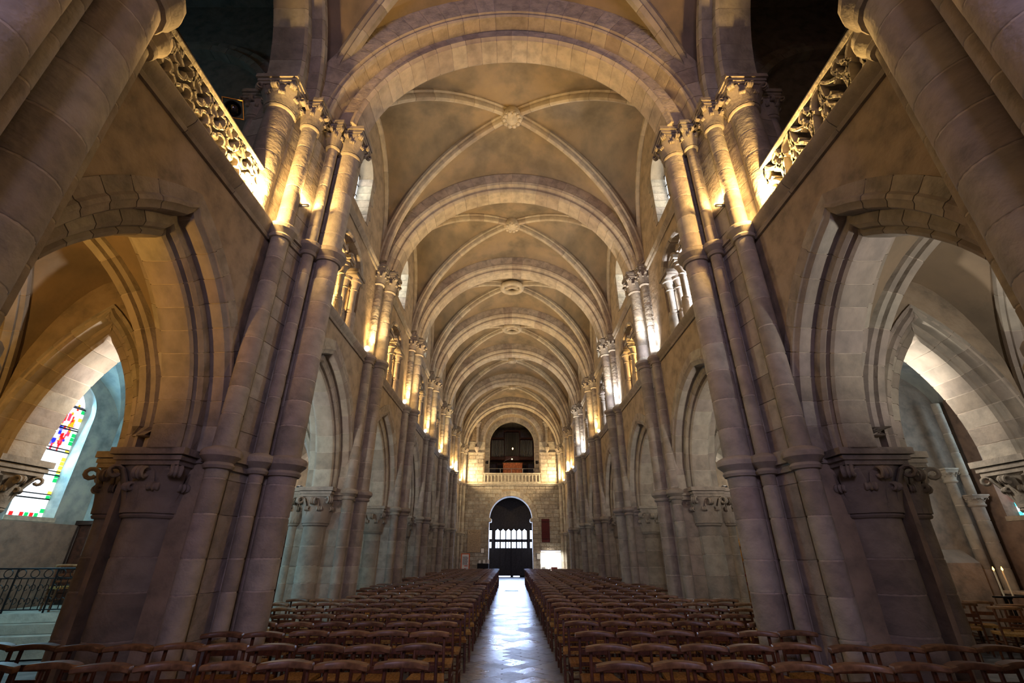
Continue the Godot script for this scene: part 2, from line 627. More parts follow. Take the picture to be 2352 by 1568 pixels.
# frame of an arch that spans from side to side (s along x, t along d)
func cross_frame(x: float, y: float, d: float) -> Transform3D:
	return Transform3D(Basis(Vector3(1, 0, 0), Vector3(0, 1, 0), Vector3(0, 0, -1)), V(x, y, d))


func rib(p: Node3D, pts: Array, prof: Array, nseg: int, m: Material = null) -> void:
	var n := pts.size() - 1
	var bed := Geo.new()
	var small := []
	for q in prof:
		small.append(q * 0.955)
	bed.sweep(Geo.frames(pts, Vector3.UP), small)
	var b := part(p, "vault_rib", bed.mesh(30.0), M.mortar)
	for k in nseg:
		var i0 := n * k / nseg
		var i1 := n * (k + 1) / nseg
		var seg := pts.slice(i0, i1 + 1)
		var fr := Geo.frames(pts, Vector3.UP).slice(i0, i1 + 1)
		fr[0].origin += (seg[1] - seg[0]).normalized() * 0.006
		fr[fr.size() - 1].origin -= (seg[seg.size() - 1] - seg[seg.size() - 2]).normalized() * 0.006
		var g := Geo.new()
		g.sweep(fr, prof)
		part(b, "voussoir", g.mesh(30.0), m if m else stone())


func pointed(w: float, h: float, s: float) -> float:
	var r := (w * w + h * h) / (2.0 * w)
	return sqrt(maxf(r * r - pow(minf(absf(s), w) + r - w, 2), 0.0))


# an upright slab that lies along d, from x = xf to xb (times sx), with arched openings
# opening: [centre d, half width, foot y, spring y, rise]
func slab(sx: float, xf: float, xb: float, d0: float, d1: float, y0: float, y1: float, ops: Array) -> Geo:
	var g := Geo.new()
	slab_into(g, func(x: float, y: float, d: float) -> Vector3: return V(sx * x, y, d), xf, xb, d0, d1, y0, y1, ops)
	return g


func slab_into(g: Geo, P: Callable, xf: float, xb: float, d0: float, d1: float, y0: float, y1: float, ops: Array) -> void:
	var cuts := [d0, d1]
	for o in ops:
		for i in 25:
			cuts.append(o[0] - o[1] * cos(PI * i / 24))
	cuts.sort()
	for i in cuts.size() - 1:
		var a: float = cuts[i]
		var b: float = cuts[i + 1]
		if b - a < 1e-4 or a < d0 - 1e-4 or b > d1 + 1e-4:
			continue
		var la := y0
		var lb := y0
		for o in ops:
			if a > o[0] - o[1] - 1e-4 and b < o[0] + o[1] + 1e-4:
				for x in [xf, xb]:
					if o[2] > la + 1e-4:
						g.quad(P.call(x, la, a), P.call(x, lb, b), P.call(x, o[2], b), P.call(x, o[2], a))
				var ha: float = o[3] + pointed(o[1], o[4], a - o[0])
				var hb: float = o[3] + pointed(o[1], o[4], b - o[0])
				if o[2] > y0 + 1e-3:
					g.quad(P.call(xf, o[2], a), P.call(xb, o[2], a), P.call(xb, o[2], b), P.call(xf, o[2], b))
				g.quad(P.call(xf, ha, a), P.call(xb, ha, a), P.call(xb, hb, b), P.call(xf, hb, b))
				la = ha
				lb = hb
		for x in [xf, xb]:
			g.quad(P.call(x, la, a), P.call(x, lb, b), P.call(x, y1, b), P.call(x, y1, a))
		g.quad(P.call(xf, y1, a), P.call(xb, y1, a), P.call(xb, y1, b), P.call(xf, y1, b))
	for o in ops:
		for e in [-1, 1]:
			var d: float = o[0] + e * o[1]
			g.quad(P.call(xf, o[2], d), P.call(xb, o[2], d), P.call(xb, o[3], d), P.call(xf, o[3], d))
	for d in [d0, d1]:
		g.quad(P.call(xf, y0, d), P.call(xb, y0, d), P.call(xb, y1, d), P.call(xf, y1, d))


func vault_y(p: float, q: float, y0: float, rise: float, dome: float) -> float:
	var m := minf(p, q)
	var b := maxf(p, q)
	return y0 + rise * sqrt(maxf(0.0, 1.0 - m * m)) + dome * (1.0 - b * b)


func vault_mesh(x0: float, x1: float, d0: float, d1: float, y0: float, rise: float, dome: float, n := 26) -> ArrayMesh:
	var g := Geo.new()
	var P := func(i: int, k: int) -> Vector3:
		var p := -cos(PI * i / n)
		var q := -cos(PI * k / n)
		return V(lerpf(x0, x1, p * 0.5 + 0.5), vault_y(absf(p), absf(q), y0, rise, dome), lerpf(d0, d1, q * 0.5 + 0.5))
	for i in n:
		for k in n:
			var a: Vector3 = P.call(i, k)
			var b: Vector3 = P.call(i + 1, k)
			var c: Vector3 = P.call(i + 1, k + 1)
			var d: Vector3 = P.call(i, k + 1)
			# cut each field along the groin it lies nearest to
			if (i < n / 2) == (k < n / 2):
				g.tri(a, b, c)
				g.tri(a, c, d)
			else:
				g.tri(a, b, d)
				g.tri(b, c, d)
	return g.mesh(24.0)


# the diagonal from a corner of a vault to its middle
func diagonal(x0: float, x1: float, d0: float, d1: float, sx: float, sd: float, y0: float, rise: float, dome: float, n: int, start := 0.9996) -> Array:
	var out := []
	for i in n + 1:
		var m := start * cos(PI * 0.5 * i / n)
		out.append(V(lerpf(x0, x1, 0.5 + 0.5 * sx * m), vault_y(m, m, y0, rise, dome) + 0.02, lerpf(d0, d1, 0.5 + 0.5 * sd * m)))
	return out


func string_course(label: String, sx: float, x: float, y: float, d0: float, d1: float, s := 1.0) -> void:
	var o := structure("trim", label)
	var pr := [Vector2(-0.05, -0.16), Vector2(0.04, -0.16), Vector2(0.06, -0.12), Vector2(0.035, -0.085), Vector2(0.07, -0.05), Vector2(0.11, 0), Vector2(0.12, 0.05), Vector2(0.1, 0.09), Vector2(-0.05, 0.15)]
	var n := maxi(1, roundi((d1 - d0) / 1.1))
	for k in n:
		var g := Geo.new()
		var fr := []
		for d in [d0 + (d1 - d0) * k / n + 0.004, d0 + (d1 - d0) * (k + 1) / n - 0.004]:
			fr.append(Transform3D(Basis(Vector3(-sx * s, 0, 0), Vector3(0, s, 0), Vector3(0, 0, -1)), V(sx * x, y, d)))
		g.sweep(fr, pr)
		part(o, "moulding", g.mesh(30.0), stone())


# ---------------------------------------------------------------- piers
func plan(sx: float, pts: Array, mirror := true) -> PackedVector2Array:   # (towards the nave, along d) to local plan
	var out := PackedVector2Array()
	for q in pts:
		out.append(Vector2(-sx * q[0], q[1]))
	if mirror:
		for i in range(pts.size() - 1, -1, -1):
			out.append(Vector2(-sx * pts[i][0], -pts[i][1]))
	if Geometry2D.is_polygon_clockwise(out):
		out.reverse()
	return out


func respond(p: Node3D, sx: float, u: float, v: float, r: float, ytop: float, hw: float, hs: Array, n: int) -> void:
	shaft(p, -sx * u, v, r, 0.38, ytop - 0.75, hs, n)
	capital(p, -sx * u, v, r, ytop - 0.75, ytop + 0.1, hw)
	var key := "foot%.2f" % r
	if not cache.has(key):
		var g := Geo.new()
		g.lathe(Vector3.ZERO, [Vector2(r + 0.18, 0), Vector2(r + 0.18, 0.2), Vector2(r + 0.14, 0.24), Vector2(r + 0.13, 0.29), Vector2(r + 0.06, 0.31), Vector2(r + 0.07, 0.36), Vector2(r - 0.01, 0.4)], 16)
		cache[key] = g.mesh()
	part(p, "base", cache[key], stone(), Transform3D(Basis(), V(-sx * u, 0, v)))


func foot(p: Node3D, key: String, poly: PackedVector2Array) -> void:
	if not cache.has("plinth" + key):
		var g := Geo.new()
		g.prism(grown(poly, 0.2), 0.0, 0.16)
		g.prism(grown(poly, 0.15), 0.16, 0.24)
		g.prism(grown(poly, 0.08), 0.24, 0.36)
		cache["plinth" + key] = g.mesh(20.0)
	part(p, "plinth", cache["plinth" + key], stone())


func nave_pier(k: int, sx: float) -> void:
	var side := "left" if sx < 0 else "right"
	var where := "%s nave pier, %s beyond the crossing" % [side, ORD[k - 1]] if k < 6 else "%s half pier of clustered shafts against the west wall" % side
	var p := thing("nave_pier", "clustered stone shafts of the " + where if k < 6 else where, "pier", V(sx * 4.75, 0, DZ[k]), "nave piers")
	var n := 16 if k < 3 else 12
	var hs := []
	for i in 24:
		hs.append(rng.randf_range(0.34, 0.5))
	var last := k == 6
	var low := plan(sx, [[0.74, 0.12], [0.64, 0.3], [0.52, 0.5], [0.22, 0.52], [0.2, 0.6], [-0.45, 0.6], [-0.75, 0.4], [-0.85, 0.15]])
	var up := plan(sx, [[0.74, 0.12], [0.66, 0.3], [0.56, 0.55], [0.3, 0.55]])
	core(p, "nl%d" % sx, low, 0.36, YL, hs)
	core(p, "nu%d" % sx, up, YL, YC, hs)
	foot(p, "n%d" % sx, low)
	core_ring(p, "nl%d" % sx, low, YL)
	core_ring(p, "nu%d" % sx, up, YM)
	var sh := [[0.8, 0.0, 0.19], [0.62, -0.44, 0.125]]
	if not last:
		sh.append([0.62, 0.44, 0.125])
	for s in sh:
		shaft(p, -sx * s[0], s[1], s[2], 0.36, YC - 0.66, hs, n)
		ring(p, -sx * s[0], s[1], s[2], YL, 0.9)
		ring(p, -sx * s[0], s[1], s[2], YM, 0.9)
		capital(p, -sx * s[0], s[1], s[2], YC - 0.66 if s[1] == 0.0 else YC - 0.62, YC if s[1] == 0.0 else YC + 0.04, 0.31 if s[1] == 0.0 else 0.22)
	for e in ([-1, 1] if not last else [-1]):
		respond(p, sx, -0.05, 0.45 * e, 0.29, YL + 0.02, 0.42, hs, n)
		respond(p, sx, -0.55, 0.5 * e, 0.13, YL + 0.02, 0.22, hs, 12)


func crossing_pier(sx: float) -> void:
	var side := "left" if sx < 0 else "right"
	var p := thing("crossing_pier", "massive %s pier of clustered shafts between nave and crossing" % side, "pier", V(sx * 4.75, 0, DZ[0]), "crossing piers")
	var hs := []
	for i in 24:
		hs.append(rng.randf_range(0.38, 0.54))
	var yl := 2.95
	var yc := 10.05
	var low := plan(sx, [[1.16, -0.1], [1.0, -0.12], [0.98, -0.24], [0.86, -0.26], [0.8, -0.6], [0.5, -0.62], [0.48, -0.5], [-0.95, -0.5], [-1.0, 0.55], [0.3, 0.62], [0.5, 0.5], [0.75, 0.25], [1.1, 0.12]], false)
	var up := plan(sx, [[1.16, -0.1], [1.0, -0.12], [0.98, -0.24], [0.86, -0.26], [0.8, -0.62], [0.45, -0.66], [0.3, 0.6], [0.5, 0.5], [0.75, 0.25], [1.1, 0.12]], false)
	core(p, "cl%d" % sx, low, 0.36, yl, hs)
	core(p, "cu%d" % sx, up, yl, yc, hs)
	foot(p, "c%d" % sx, low)
	core_ring(p, "cl%d" % sx, low, yl)
	core_ring(p, "cu%d" % sx, up, YM + 0.06)
	for s in [[1.25, 0.0, 0.205, 0.33], [1.0, -0.28, 0.1, 0.2], [0.7, -0.74, 0.145, 0.26], [0.62, 0.44, 0.125, 0.22]]:
		shaft(p, -sx * s[0], s[1], s[2], 0.36, yc - 0.68, hs, 20)
		ring(p, -sx * s[0], s[1], s[2], yl, 1.0)
		ring(p, -sx * s[0], s[1], s[2], YM + 0.06, 1.0)
		capital(p, -sx * s[0], s[1], s[2], yc - 0.68, yc, s[3])
	# upper shafts that carry the arch over the gallery
	var gal := plan(sx, [[0.58, -0.72], [0.5, -1.0], [0.1, -1.2], [-0.35, -1.1], [-0.5, -0.3], [0.4, -0.3]], false)
	core(p, "cg%d" % sx, gal, 6.92, yc, hs)
	shaft(p, -sx * 0.27, -1.1, 0.25, 6.92, yc - 0.68, hs, 20)
	capital(p, -sx * 0.27, -1.1, 0.25, yc - 0.68, yc, 0.4)
	shaft(p, sx * 0.25, -1.0, 0.14, 6.92, yc - 0.75, hs, 14)
	capital(p, sx * 0.25, -1.0, 0.14, yc - 0.75, yc - 0.1, 0.26)
	respond(p, sx, -0.18, -0.46, 0.33, yl, 0.5, hs, 20)
	respond(p, sx, -0.83, -0.42, 0.15, yl, 0.27, hs, 14)
	respond(p, sx, -0.05, 0.46, 0.29, YL + 0.02, 0.42, hs, 16)
	respond(p, sx, -0.55, 0.5, 0.13, YL + 0.02, 0.22, hs, 12)


func near_pier(sx: float) -> void:
	var side := "left" if sx < 0 else "right"
	var p := thing("choir_pier", "nearest %s pier, thick round shaft towering at the picture's edge" % side, "pier", V(sx * 4.75, 0, 2.2), "crossing piers")
	var hs := []
	for i in 30:
		hs.append(rng.randf_range(0.38, 0.52))
	var low := plan(sx, [[1.28, -0.95], [1.28, -0.5], [1.1, -0.1], [0.9, 0.2], [0.8, 0.68], [0.52, 0.7], [0.46, 0.86], [-0.9, 0.86], [-0.9, -1.3], [1.1, -1.3]], false)
	core(p, "el%d" % sx, low, 0.36, 14.0, hs)
	foot(p, "e%d" % sx, low)
	for s in [[0.95, 0.3, 0.33], [0.73, 0.78, 0.125], [1.35, -0.42, 0.2], [1.2, -0.1, 0.09]]:
		shaft(p, -sx * s[0], s[1], s[2], 0.36, 13.5, hs, 24)
		ring(p, -sx * s[0], s[1], s[2], 2.95, 1.0)
		ring(p, -sx * s[0], s[1], s[2], YM + 0.06, 1.25)
	respond(p, sx, -0.12, 0.92, 0.33, 2.95, 0.5, hs, 20)


# ---------------------------------------------------------------- nave
const ORDER_OUT := [Vector2(0.3, 0.05), Vector2(0.32, 0.0), Vector2(0.38, -0.02), Vector2(0.41, -0.05), Vector2(0.46, -0.05), Vector2(0.49, -0.02), Vector2(0.66, -0.02), Vector2(0.66, 0.3), Vector2(0.3, 0.3)]
const ORDER_IN := [Vector2(0.0, 0.36), Vector2(0.02, 0.3), Vector2(0.06, 0.27), Vector2(0.1, 0.3), Vector2(0.12, 0.24), Vector2(0.17, 0.2), Vector2(0.34, 0.2), Vector2(0.34, 0.8), Vector2(0.17, 0.8), Vector2(0.12, 0.76), Vector2(0.1, 0.7), Vector2(0.06, 0.73), Vector2(0.02, 0.7), Vector2(0.0, 0.64)]


func side_arch(label: String, sx: float, x: float, dc: float, w: float, spring: float, rise: float, nv: int) -> void:
	var p := thing("arcade_arch", label, "arch", V(sx * x, spring, dc), "arcade arches")
	var R := (w * w + rise * rise) / (2.0 * w)
	var F := Transform3D(Basis(), -p.position) * side_frame(sx, x, spring, dc)
	arch_order(p, "outer_order", F, R, R - w, 0.0, ORDER_OUT, nv)
	arch_order(p, "inner_order", F, R, R - w, 0.0, ORDER_IN, nv)
	var back := []
	for q in ORDER_OUT:
		back.append(Vector2(q.x, 1.0 - q.y))
	arch_order(p, "rear_order", F, R, R - w, 0.0, back, nv)


func triforium(k: int, sx: float, dc: float, col: Color) -> void:
	var side := "left" if sx < 0 else "right"
	var p := thing("triforium_opening", "lit twin triforium opening, %s wall, %s bay beyond the crossing" % [side, ORD[k]], "opening", V(sx * (XW + 0.1), 6.95, dc), "triforium openings")
	var at := func(t: float, y: float, d: float) -> Vector3: return V(sx * t, y, d)
	# jamb clusters and the middle column: base, shaft, capital
	for c in [[-0.82, 0.08, 0.1], [-0.64, 0.28, 0.085], [0.82, 0.08, 0.1], [0.64, 0.28, 0.085], [-0.6, 0.5, 0.08], [0.6, 0.5, 0.08], [0.0, 0.12, 0.08], [0.0, 0.36, 0.08]]:
		var g := Geo.new()
		var r: float = c[2]
		g.lathe(Vector3.ZERO, [Vector2(r + 0.07, 0), Vector2(r + 0.07, 0.42), Vector2(r + 0.06, 0.48), Vector2(r + 0.07, 0.5), Vector2(r + 0.04, 0.55), Vector2(r + 0.05, 0.6), Vector2(r, 0.62), Vector2(r, 1.25), Vector2(r + 0.03, 1.27), Vector2(r, 1.3), Vector2(r + 0.05, 1.5), Vector2(r + 0.09, 1.52), Vector2(r + 0.09, 1.6), Vector2(0, 1.6)], 12)
		part(p, "colonnette", g.mesh(), stone(), Transform3D(Basis(), at.call(c[1] - 0.06, 0, c[0])))
	for e in [-1, 0, 1]:
		var g := Geo.new()
		var w := 0.26 if e != 0 else 0.15
		g.box(at.call(0.16, 1.6, e * 0.74) - Vector3(0.3, 0, w), at.call(0.16, 1.67, e * 0.74) + Vector3(0.3, 0, w))
		g.box(at.call(0.16, 1.66, e * 0.74) - Vector3(0.34, 0, w + 0.05), at.call(0.16, 1.76, e * 0.74) + Vector3(0.34, 0, w + 0.05))
		part(p, "impost", g.mesh(20.0), stone())
	# two little arches and an eyelet above them
	for e in [-1, 1]:
		var F := Transform3D(Basis(Vector3(0, 0, -1), Vector3(0, 1, 0), Vector3(sx, 0, 0)), at.call(0.0, 1.72, e * 0.4))
		var R := (0.28 * 0.28 + 0.36 * 0.36) / 0.56
		arch_order(p, "lancet_arch", F, R, R - 0.28, 0.0, [Vector2(0, 0.3), Vector2(0.02, 0.06), Vector2(0.06, 0.0), Vector2(0.12, 0.02), Vector2(0.13, 0.3)], 3)
	var g2 := Geo.new()
	var pts := []
	for i in 25:
		var a := TAU * i / 24
		var rr := 0.17 + 0.045 * cos(3.0 * a + PI / 2)
		pts.append(at.call(0.12, 2.18 + rr * sin(a), rr * cos(a)))
	g2.tube(pts, 0.045, 8)
	part(p, "trefoil", g2.mesh(60.0), stone())
	var Fo := Transform3D(Basis(Vector3(0, 0, -1), Vector3(0, 1, 0), Vector3(sx, 0, 0)), at.call(-0.1, 1.5, 0.0))
	var Ro := (0.95 * 0.95 + 0.8 * 0.8) / 1.9
	arch_order(p, "hood_moulding", Fo, Ro, Ro - 0.95, 0.0, [Vector2(-0.02, 0.2), Vector2(-0.02, 0.0), Vector2(0.03, -0.04), Vector2(0.09, -0.03), Vector2(0.12, 0.02), Vector2(0.12, 0.2)], 5)
	# the lamp that stands in the passage behind
	var lamp := thing("passage_lamp", "floodlight inside the %s triforium, %s bay beyond the crossing" % [side, ORD[k]], "lamp", V(sx * (XW + 0.85), 6.98, dc - 0.3), "triforium floodlights")
	part(lamp, "housing", block_mesh(Vector3(0.16, 0.14, 0.2), 0.02), M.black, Transform3D(Basis(), Vector3(0, 0.07, 0)))
	part(lamp, "lamp_glass", block_mesh(Vector3(0.12, 0.02, 0.16), 0.005), M["glow_warm"] if sx < 0 or k == 1 else M["glow_cool"], Transform3D(Basis(), Vector3(0, 0.15, 0)))
	omni(lamp, "light", Vector3(-sx * 0.05, 0.3, 0), col, 9.5 if k < 2 else 6.5, 0.08)


func clerestory(n: int, sx: float, dc: float) -> void:
	var o := structure("window_%d" % n, "tall clerestory window high on the %s side" % ("left" if sx < 0 else "right"))
	var g := Geo.new()
	for i in 16:
		var a := PI * i / 16
		var b := PI * (i + 1) / 16
		g.tri(V(0, 0, 0), V(0, sin(a) * 0.5, cos(a) * 0.5), V(0, sin(b) * 0.5, cos(b) * 0.5))
	g.quad(V(0, -1.55, -0.5), V(0, -1.55, 0.5), V(0, 0, 0.5), V(0, 0, -0.5))
	part(o, "window_pane", g.mesh(), M.glow_window, Transform3D(Basis(), V(sx * (XW + 0.42), 11.9, dc)))
	for i in 5:
		boxpart(o, "lead_bar", V(sx * (XW + 0.39), 10.55 + i * 0.38, dc - 0.5), V(sx * (XW + 0.41), 10.57 + i * 0.38, dc + 0.5), M.iron)
	for e in [-0.17, 0.17]:
		boxpart(o, "lead_bar", V(sx * (XW + 0.39), 10.35, dc + e - 0.008), V(sx * (XW + 0.41), 12.3, dc + e + 0.008), M.iron)
	# sloping sill and stone jambs
	for e in [-1, 1]:
		for j in 6:
			boxpart(o, "jamb_stone", V(sx * (XW - 0.02), 10.36 + j * 0.27, dc + e * 0.5), V(sx * (XW + 0.46), 10.62 + j * 0.27, dc + e * (0.7 + 0.12 * (j % 2))), stone())
	area(o, "window_light", V(sx * (XW + 0.38), 11.3, dc), V(0, 11.0, dc), Vector2(0.8, 1.6), Color(1.0, 0.96, 0.86), 1.8)


func nave() -> void:
	for sx in [-1.0, 1.0]:
		var side := "left" if sx < 0 else "right"
		var wall := structure("wall_" + side, "plastered %s nave wall over the arcade" % side)
		var trif := structure("wall_%s" % side, "back wall of the %s triforium passage" % side)
		for k in 6:
			var a: float = DZ[k]
			var b: float = DZ[k + 1]
			var dc := (a + b) / 2
			var w := (b - a) / 2 - 0.8
			if k == 5:
				w -= 0.15
			var rise := 2.42 if sx < 0 else 2.12
			var R := (w * w + rise * rise) / (2 * w)
			var wo := w + 0.62
			var ho := sqrt(pow(R + 0.62, 2) - pow(R - w, 2))
			var ops := [[dc, wo, 0.0, YL + 0.13, ho], [dc, 0.95, 6.95, 8.45, 0.8], [dc, 0.55, 10.35, 11.9, 0.55]]
			part(wall, "bay_wall", slab(sx, XW, XW + 1.0, a, b, 0.0, 14.3, ops).mesh(25.0), M.plaster)
			side_arch("pointed arcade arch, %s side, %s bay beyond the crossing" % [side, ORD[k]], sx, XW, dc, w, YL + 0.13, rise, 8 if k < 3 else 6)
			triforium(k, sx, dc, WARM if sx < 0 or k == 1 else COOL)
			clerestory(k * 2 + (1 if sx < 0 else 2), sx, dc)
			string_course("%s string course below the triforium, %s bay" % [side, ORD[k]], sx, XW, YM + 0.03, a + 0.62, b - 0.62)
			string_course("%s string course below the clerestory, %s bay" % [side, ORD[k]], sx, XW, YC - 0.05, a + 0.62, b - 0.62, 0.85)
		for k in range(1, 7):
			nave_pier(k, sx)
		crossing_pier(sx)
		near_pier(sx)
		var g := Geo.new()
		g.box(V(minf(sx * 6.3, sx * 6.5), 6.5, 38.0), V(maxf(sx * 6.3, sx * 6.5), 10.4, 7.0))
		g.box(V(minf(sx * 5.2, sx * 6.5), 6.55, 38.0), V(maxf(sx * 5.2, sx * 6.5), 6.8, 7.0))
		g.box(V(minf(sx * 5.2, sx * 6.5), 10.2, 38.0), V(maxf(sx * 5.2, sx * 6.5), 10.4, 7.0))
		part(trif, "passage", g.mesh(20.0), M.plaster)
	# transverse arches
	quarry = "cream"
	var tp := [Vector2(0, -0.25), Vector2(0, 0.25), Vector2(0.03, 0.3), Vector2(0.08, 0.33), Vector2(0.14, 0.3), Vector2(0.18, 0.33), Vector2(0.22, 0.42), Vector2(0.3, 0.45), Vector2(0.36, 0.41), Vector2(0.78, 0.41), Vector2(0.78, -0.41), Vector2(0.36, -0.41), Vector2(0.3, -0.45), Vector2(0.22, -0.42), Vector2(0.18, -0.33), Vector2(0.14, -0.3), Vector2(0.08, -0.33), Vector2(0.03, -0.3)]
	for k in range(1, 7):
		var p := thing("transverse_arch", "round transverse arch over the nave, %s beyond the crossing arch" % ORD[k - 1], "arch", V(0, 9.5, DZ[k] - (0.15 if k == 6 else 0.0)), "transverse arches")
		arch_order(p, "arch_ring", cross_frame(0, 0, 0), 3.75, 0.0, 0.11, tp, 13 if k < 4 else 11)
	# crossing arch: two orders
	var p0 := thing("crossing_arch", "great double crossing arch nearest overhead, dark outer order", "arch", V(0, 9.6, 6.95))
	arch_order(p0, "inner_order", cross_frame(0, 0, 0), 3.36, 0.0, 0.13, [Vector2(0, -0.24), Vector2(0, 0.28), Vector2(0.06, 0.34), Vector2(0.42, 0.36), Vector2(0.42, -0.22), Vector2(0.15, -0.22), Vector2(0.12, -0.3), Vector2(0.06, -0.31), Vector2(0.03, -0.26)], 13)
	arch_order(p0, "outer_order", cross_frame(0, 0, 0), 3.78, 0.0, 0.12, [Vector2(0.0, -0.2), Vector2(0.0, 0.0), Vector2(0.8, 0.0), Vector2(0.8, -0.58), Vector2(0.16, -0.58), Vector2(0.13, -0.52), Vector2(0.08, -0.55), Vector2(0.04, -0.52), Vector2(0.04, -0.42)], 14)
	# vaults
	var prof := [Vector2(-0.15, 0.06), Vector2(-0.15, -0.07), Vector2(-0.1, -0.1), Vector2(-0.1, -0.17), Vector2(-0.06, -0.24), Vector2(0.0, -0.27), Vector2(0.06, -0.24), Vector2(0.1, -0.17), Vector2(0.1, -0.1), Vector2(0.15, -0.07), Vector2(0.15, 0.06)]
	for k in 6:
		var a: float = DZ[k]
		var b: float = DZ[k + 1]
		var c := structure("ceiling", "mottled vault over the %s nave bay" % ORD[k])
		part(c, "vault_web", vault_mesh(-XW - 0.02, XW + 0.02, a + VG, b - VG, 9.95, 4.0, 0.28), M.vault)
		var v := c
		for ex in [-1, 1]:
			for ed in [-1, 1]:
				var pts := diagonal(-XW - 0.02, XW + 0.02, a + VG, b - VG, ex, ed, 9.95, 4.0, 0.28, 33 if k < 3 else 24)
				for i in pts.size():
					pts[i] -= v.position
				rib(v, pts, prof, 11 if k < 3 else 8)
		for ex in [-1.0, 1.0]:
			var pts := []
			for i in 21:
				var q := -0.98 + 1.96 * i / 20.0
				pts.append(V(ex * (XW - 0.02), vault_y(1.0, absf(q), 9.95, 4.0, 0.0) - 0.05, lerpf(a + VG, b - VG, 0.5 + 0.5 * q)) - v.position)
			rib(v, pts, [Vector2(-0.1, 0.1), Vector2(-0.1, -0.06), Vector2(0, -0.1), Vector2(0.1, -0.06), Vector2(0.1, 0.1)], 5)
		# boss
		var y := vault_y(0, 0, 9.95, 4.0, 0.28)
		var g := Geo.new()
		if k == 2 or k == 3:
			var hoop := []
			for i in 25:
				hoop.append(Vector3(cos(TAU * i / 24) * 0.5, -0.2, sin(TAU * i / 24) * 0.46))
			g.tube(hoop, 0.14, 8)
			g.lathe(Vector3(0, 0.02, 0), [Vector2(0.4, 0.0), Vector2(0.0, 0.01)], 16)
		else:
			g.lathe(Vector3.ZERO, [Vector2(0, -0.34), Vector2(0.12, -0.34), Vector2(0.16, -0.3), Vector2(0.3, -0.28), Vector2(0.34, -0.2), Vector2(0.3, 0.0)], 14)
			for i in 10:
				g.sphere(Vector3(cos(TAU * i / 10) * 0.24, -0.29, sin(TAU * i / 10) * 0.24), Vector3(0.075, 0.06, 0.075), 6)
		part(v, "boss", g.mesh(50.0), stone(), Transform3D(Basis(), V(0, y, (a + b) / 2) - v.position))


# ---------------------------------------------------------------- crossing
func crossing() -> void:
	quarry = "stone"
	var c := structure("ceiling", "dim vault over the crossing")
	part(c, "vault_web", vault_mesh(-4.3, 4.3, 2.0, 6.75, 10.0, 4.05, 0.35), M.vault)
	var v := c
	var prof := [Vector2(-0.15, 0.06), Vector2(-0.15, -0.08), Vector2(-0.03, -0.14), Vector2(-0.1, -0.2), Vector2(-0.1, -0.26), Vector2(0.0, -0.3), Vector2(0.1, -0.26), Vector2(0.1, -0.2), Vector2(0.03, -0.14), Vector2(0.15, -0.08), Vector2(0.15, 0.06)]
	for ex in [-1, 1]:
		for ed in [-1, 1]:
			var pts := diagonal(-4.3, 4.3, 2.0, 6.75, ex, ed, 10.0, 4.05, 0.35, 30)
			for i in pts.size():
				pts[i] -= v.position
			rib(v, pts, prof, 10)
	for sx in [-1.0, 1.0]:
		var side := "left" if sx < 0 else "right"
		var wl := structure("wall_" + side, "%s crossing wall under the gallery" % side)
		var w := 1.4
		var rise := 2.4
		var R := (w * w + rise * rise) / (2 * w)
		var dc := 4.68
		part(wl, "wall_face", slab(sx, 4.25, 5.25, 2.6, 6.5, 0.0, 6.95, [[dc, w + 0.62, 0.0, 3.04, sqrt(pow(R + 0.62, 2) - pow(R - w, 2))]]).mesh(25.0), M.plaster)
		side_arch("wide pointed arch in the %s crossing wall" % side, sx, 4.25, dc, w, 3.04, rise, 9)
		string_course("%s string course under the gallery balustrade" % side, sx, 4.25, YM + 0.06, 2.98, 6.25, 1.15)
		# gallery arch above
		var gp := thing("gallery_arch", "tall %s arch between crossing and dark transept gallery" % side, "arch", V(sx * 4.4, 10.0, 4.6), "gallery arches")
		var gr := (1.35 * 1.35 + 3.1 * 3.1) / 2.7
		var F := Transform3D(Basis(), -gp.position) * side_frame(sx, 4.15, 10.0, 4.5)
		arch_order(gp, "inner_order", F, gr, gr - 1.35, 0.0, [Vector2(0, 0.1), Vector2(0.05, 0.05), Vector2(0.1, 0.1), Vector2(0.36, 0.1), Vector2(0.36, 0.75), Vector2(0, 0.75)], 9)
		arch_order(gp, "outer_order", F, gr, gr - 1.35, 0.0, [Vector2(0.32, -0.12), Vector2(0.38, -0.16), Vector2(0.45, -0.12), Vector2(0.6, -0.12), Vector2(0.6, 0.2), Vector2(0.32, 0.2)], 9)
		var up := structure("wall_" + side, "%s crossing wall above the gallery arch" % side)
		part(up, "wall_face", slab(sx, 4.2, 4.9, 2.4, 6.75, 10.0, 14.4, [[4.5, 1.35 + 0.36, 10.0, 10.0, sqrt(pow(gr + 0.36, 2) - pow(gr - 1.35, 2))]]).mesh(25.0), M.plaster)
		transept(sx, side)
		balustrade(sx, side)


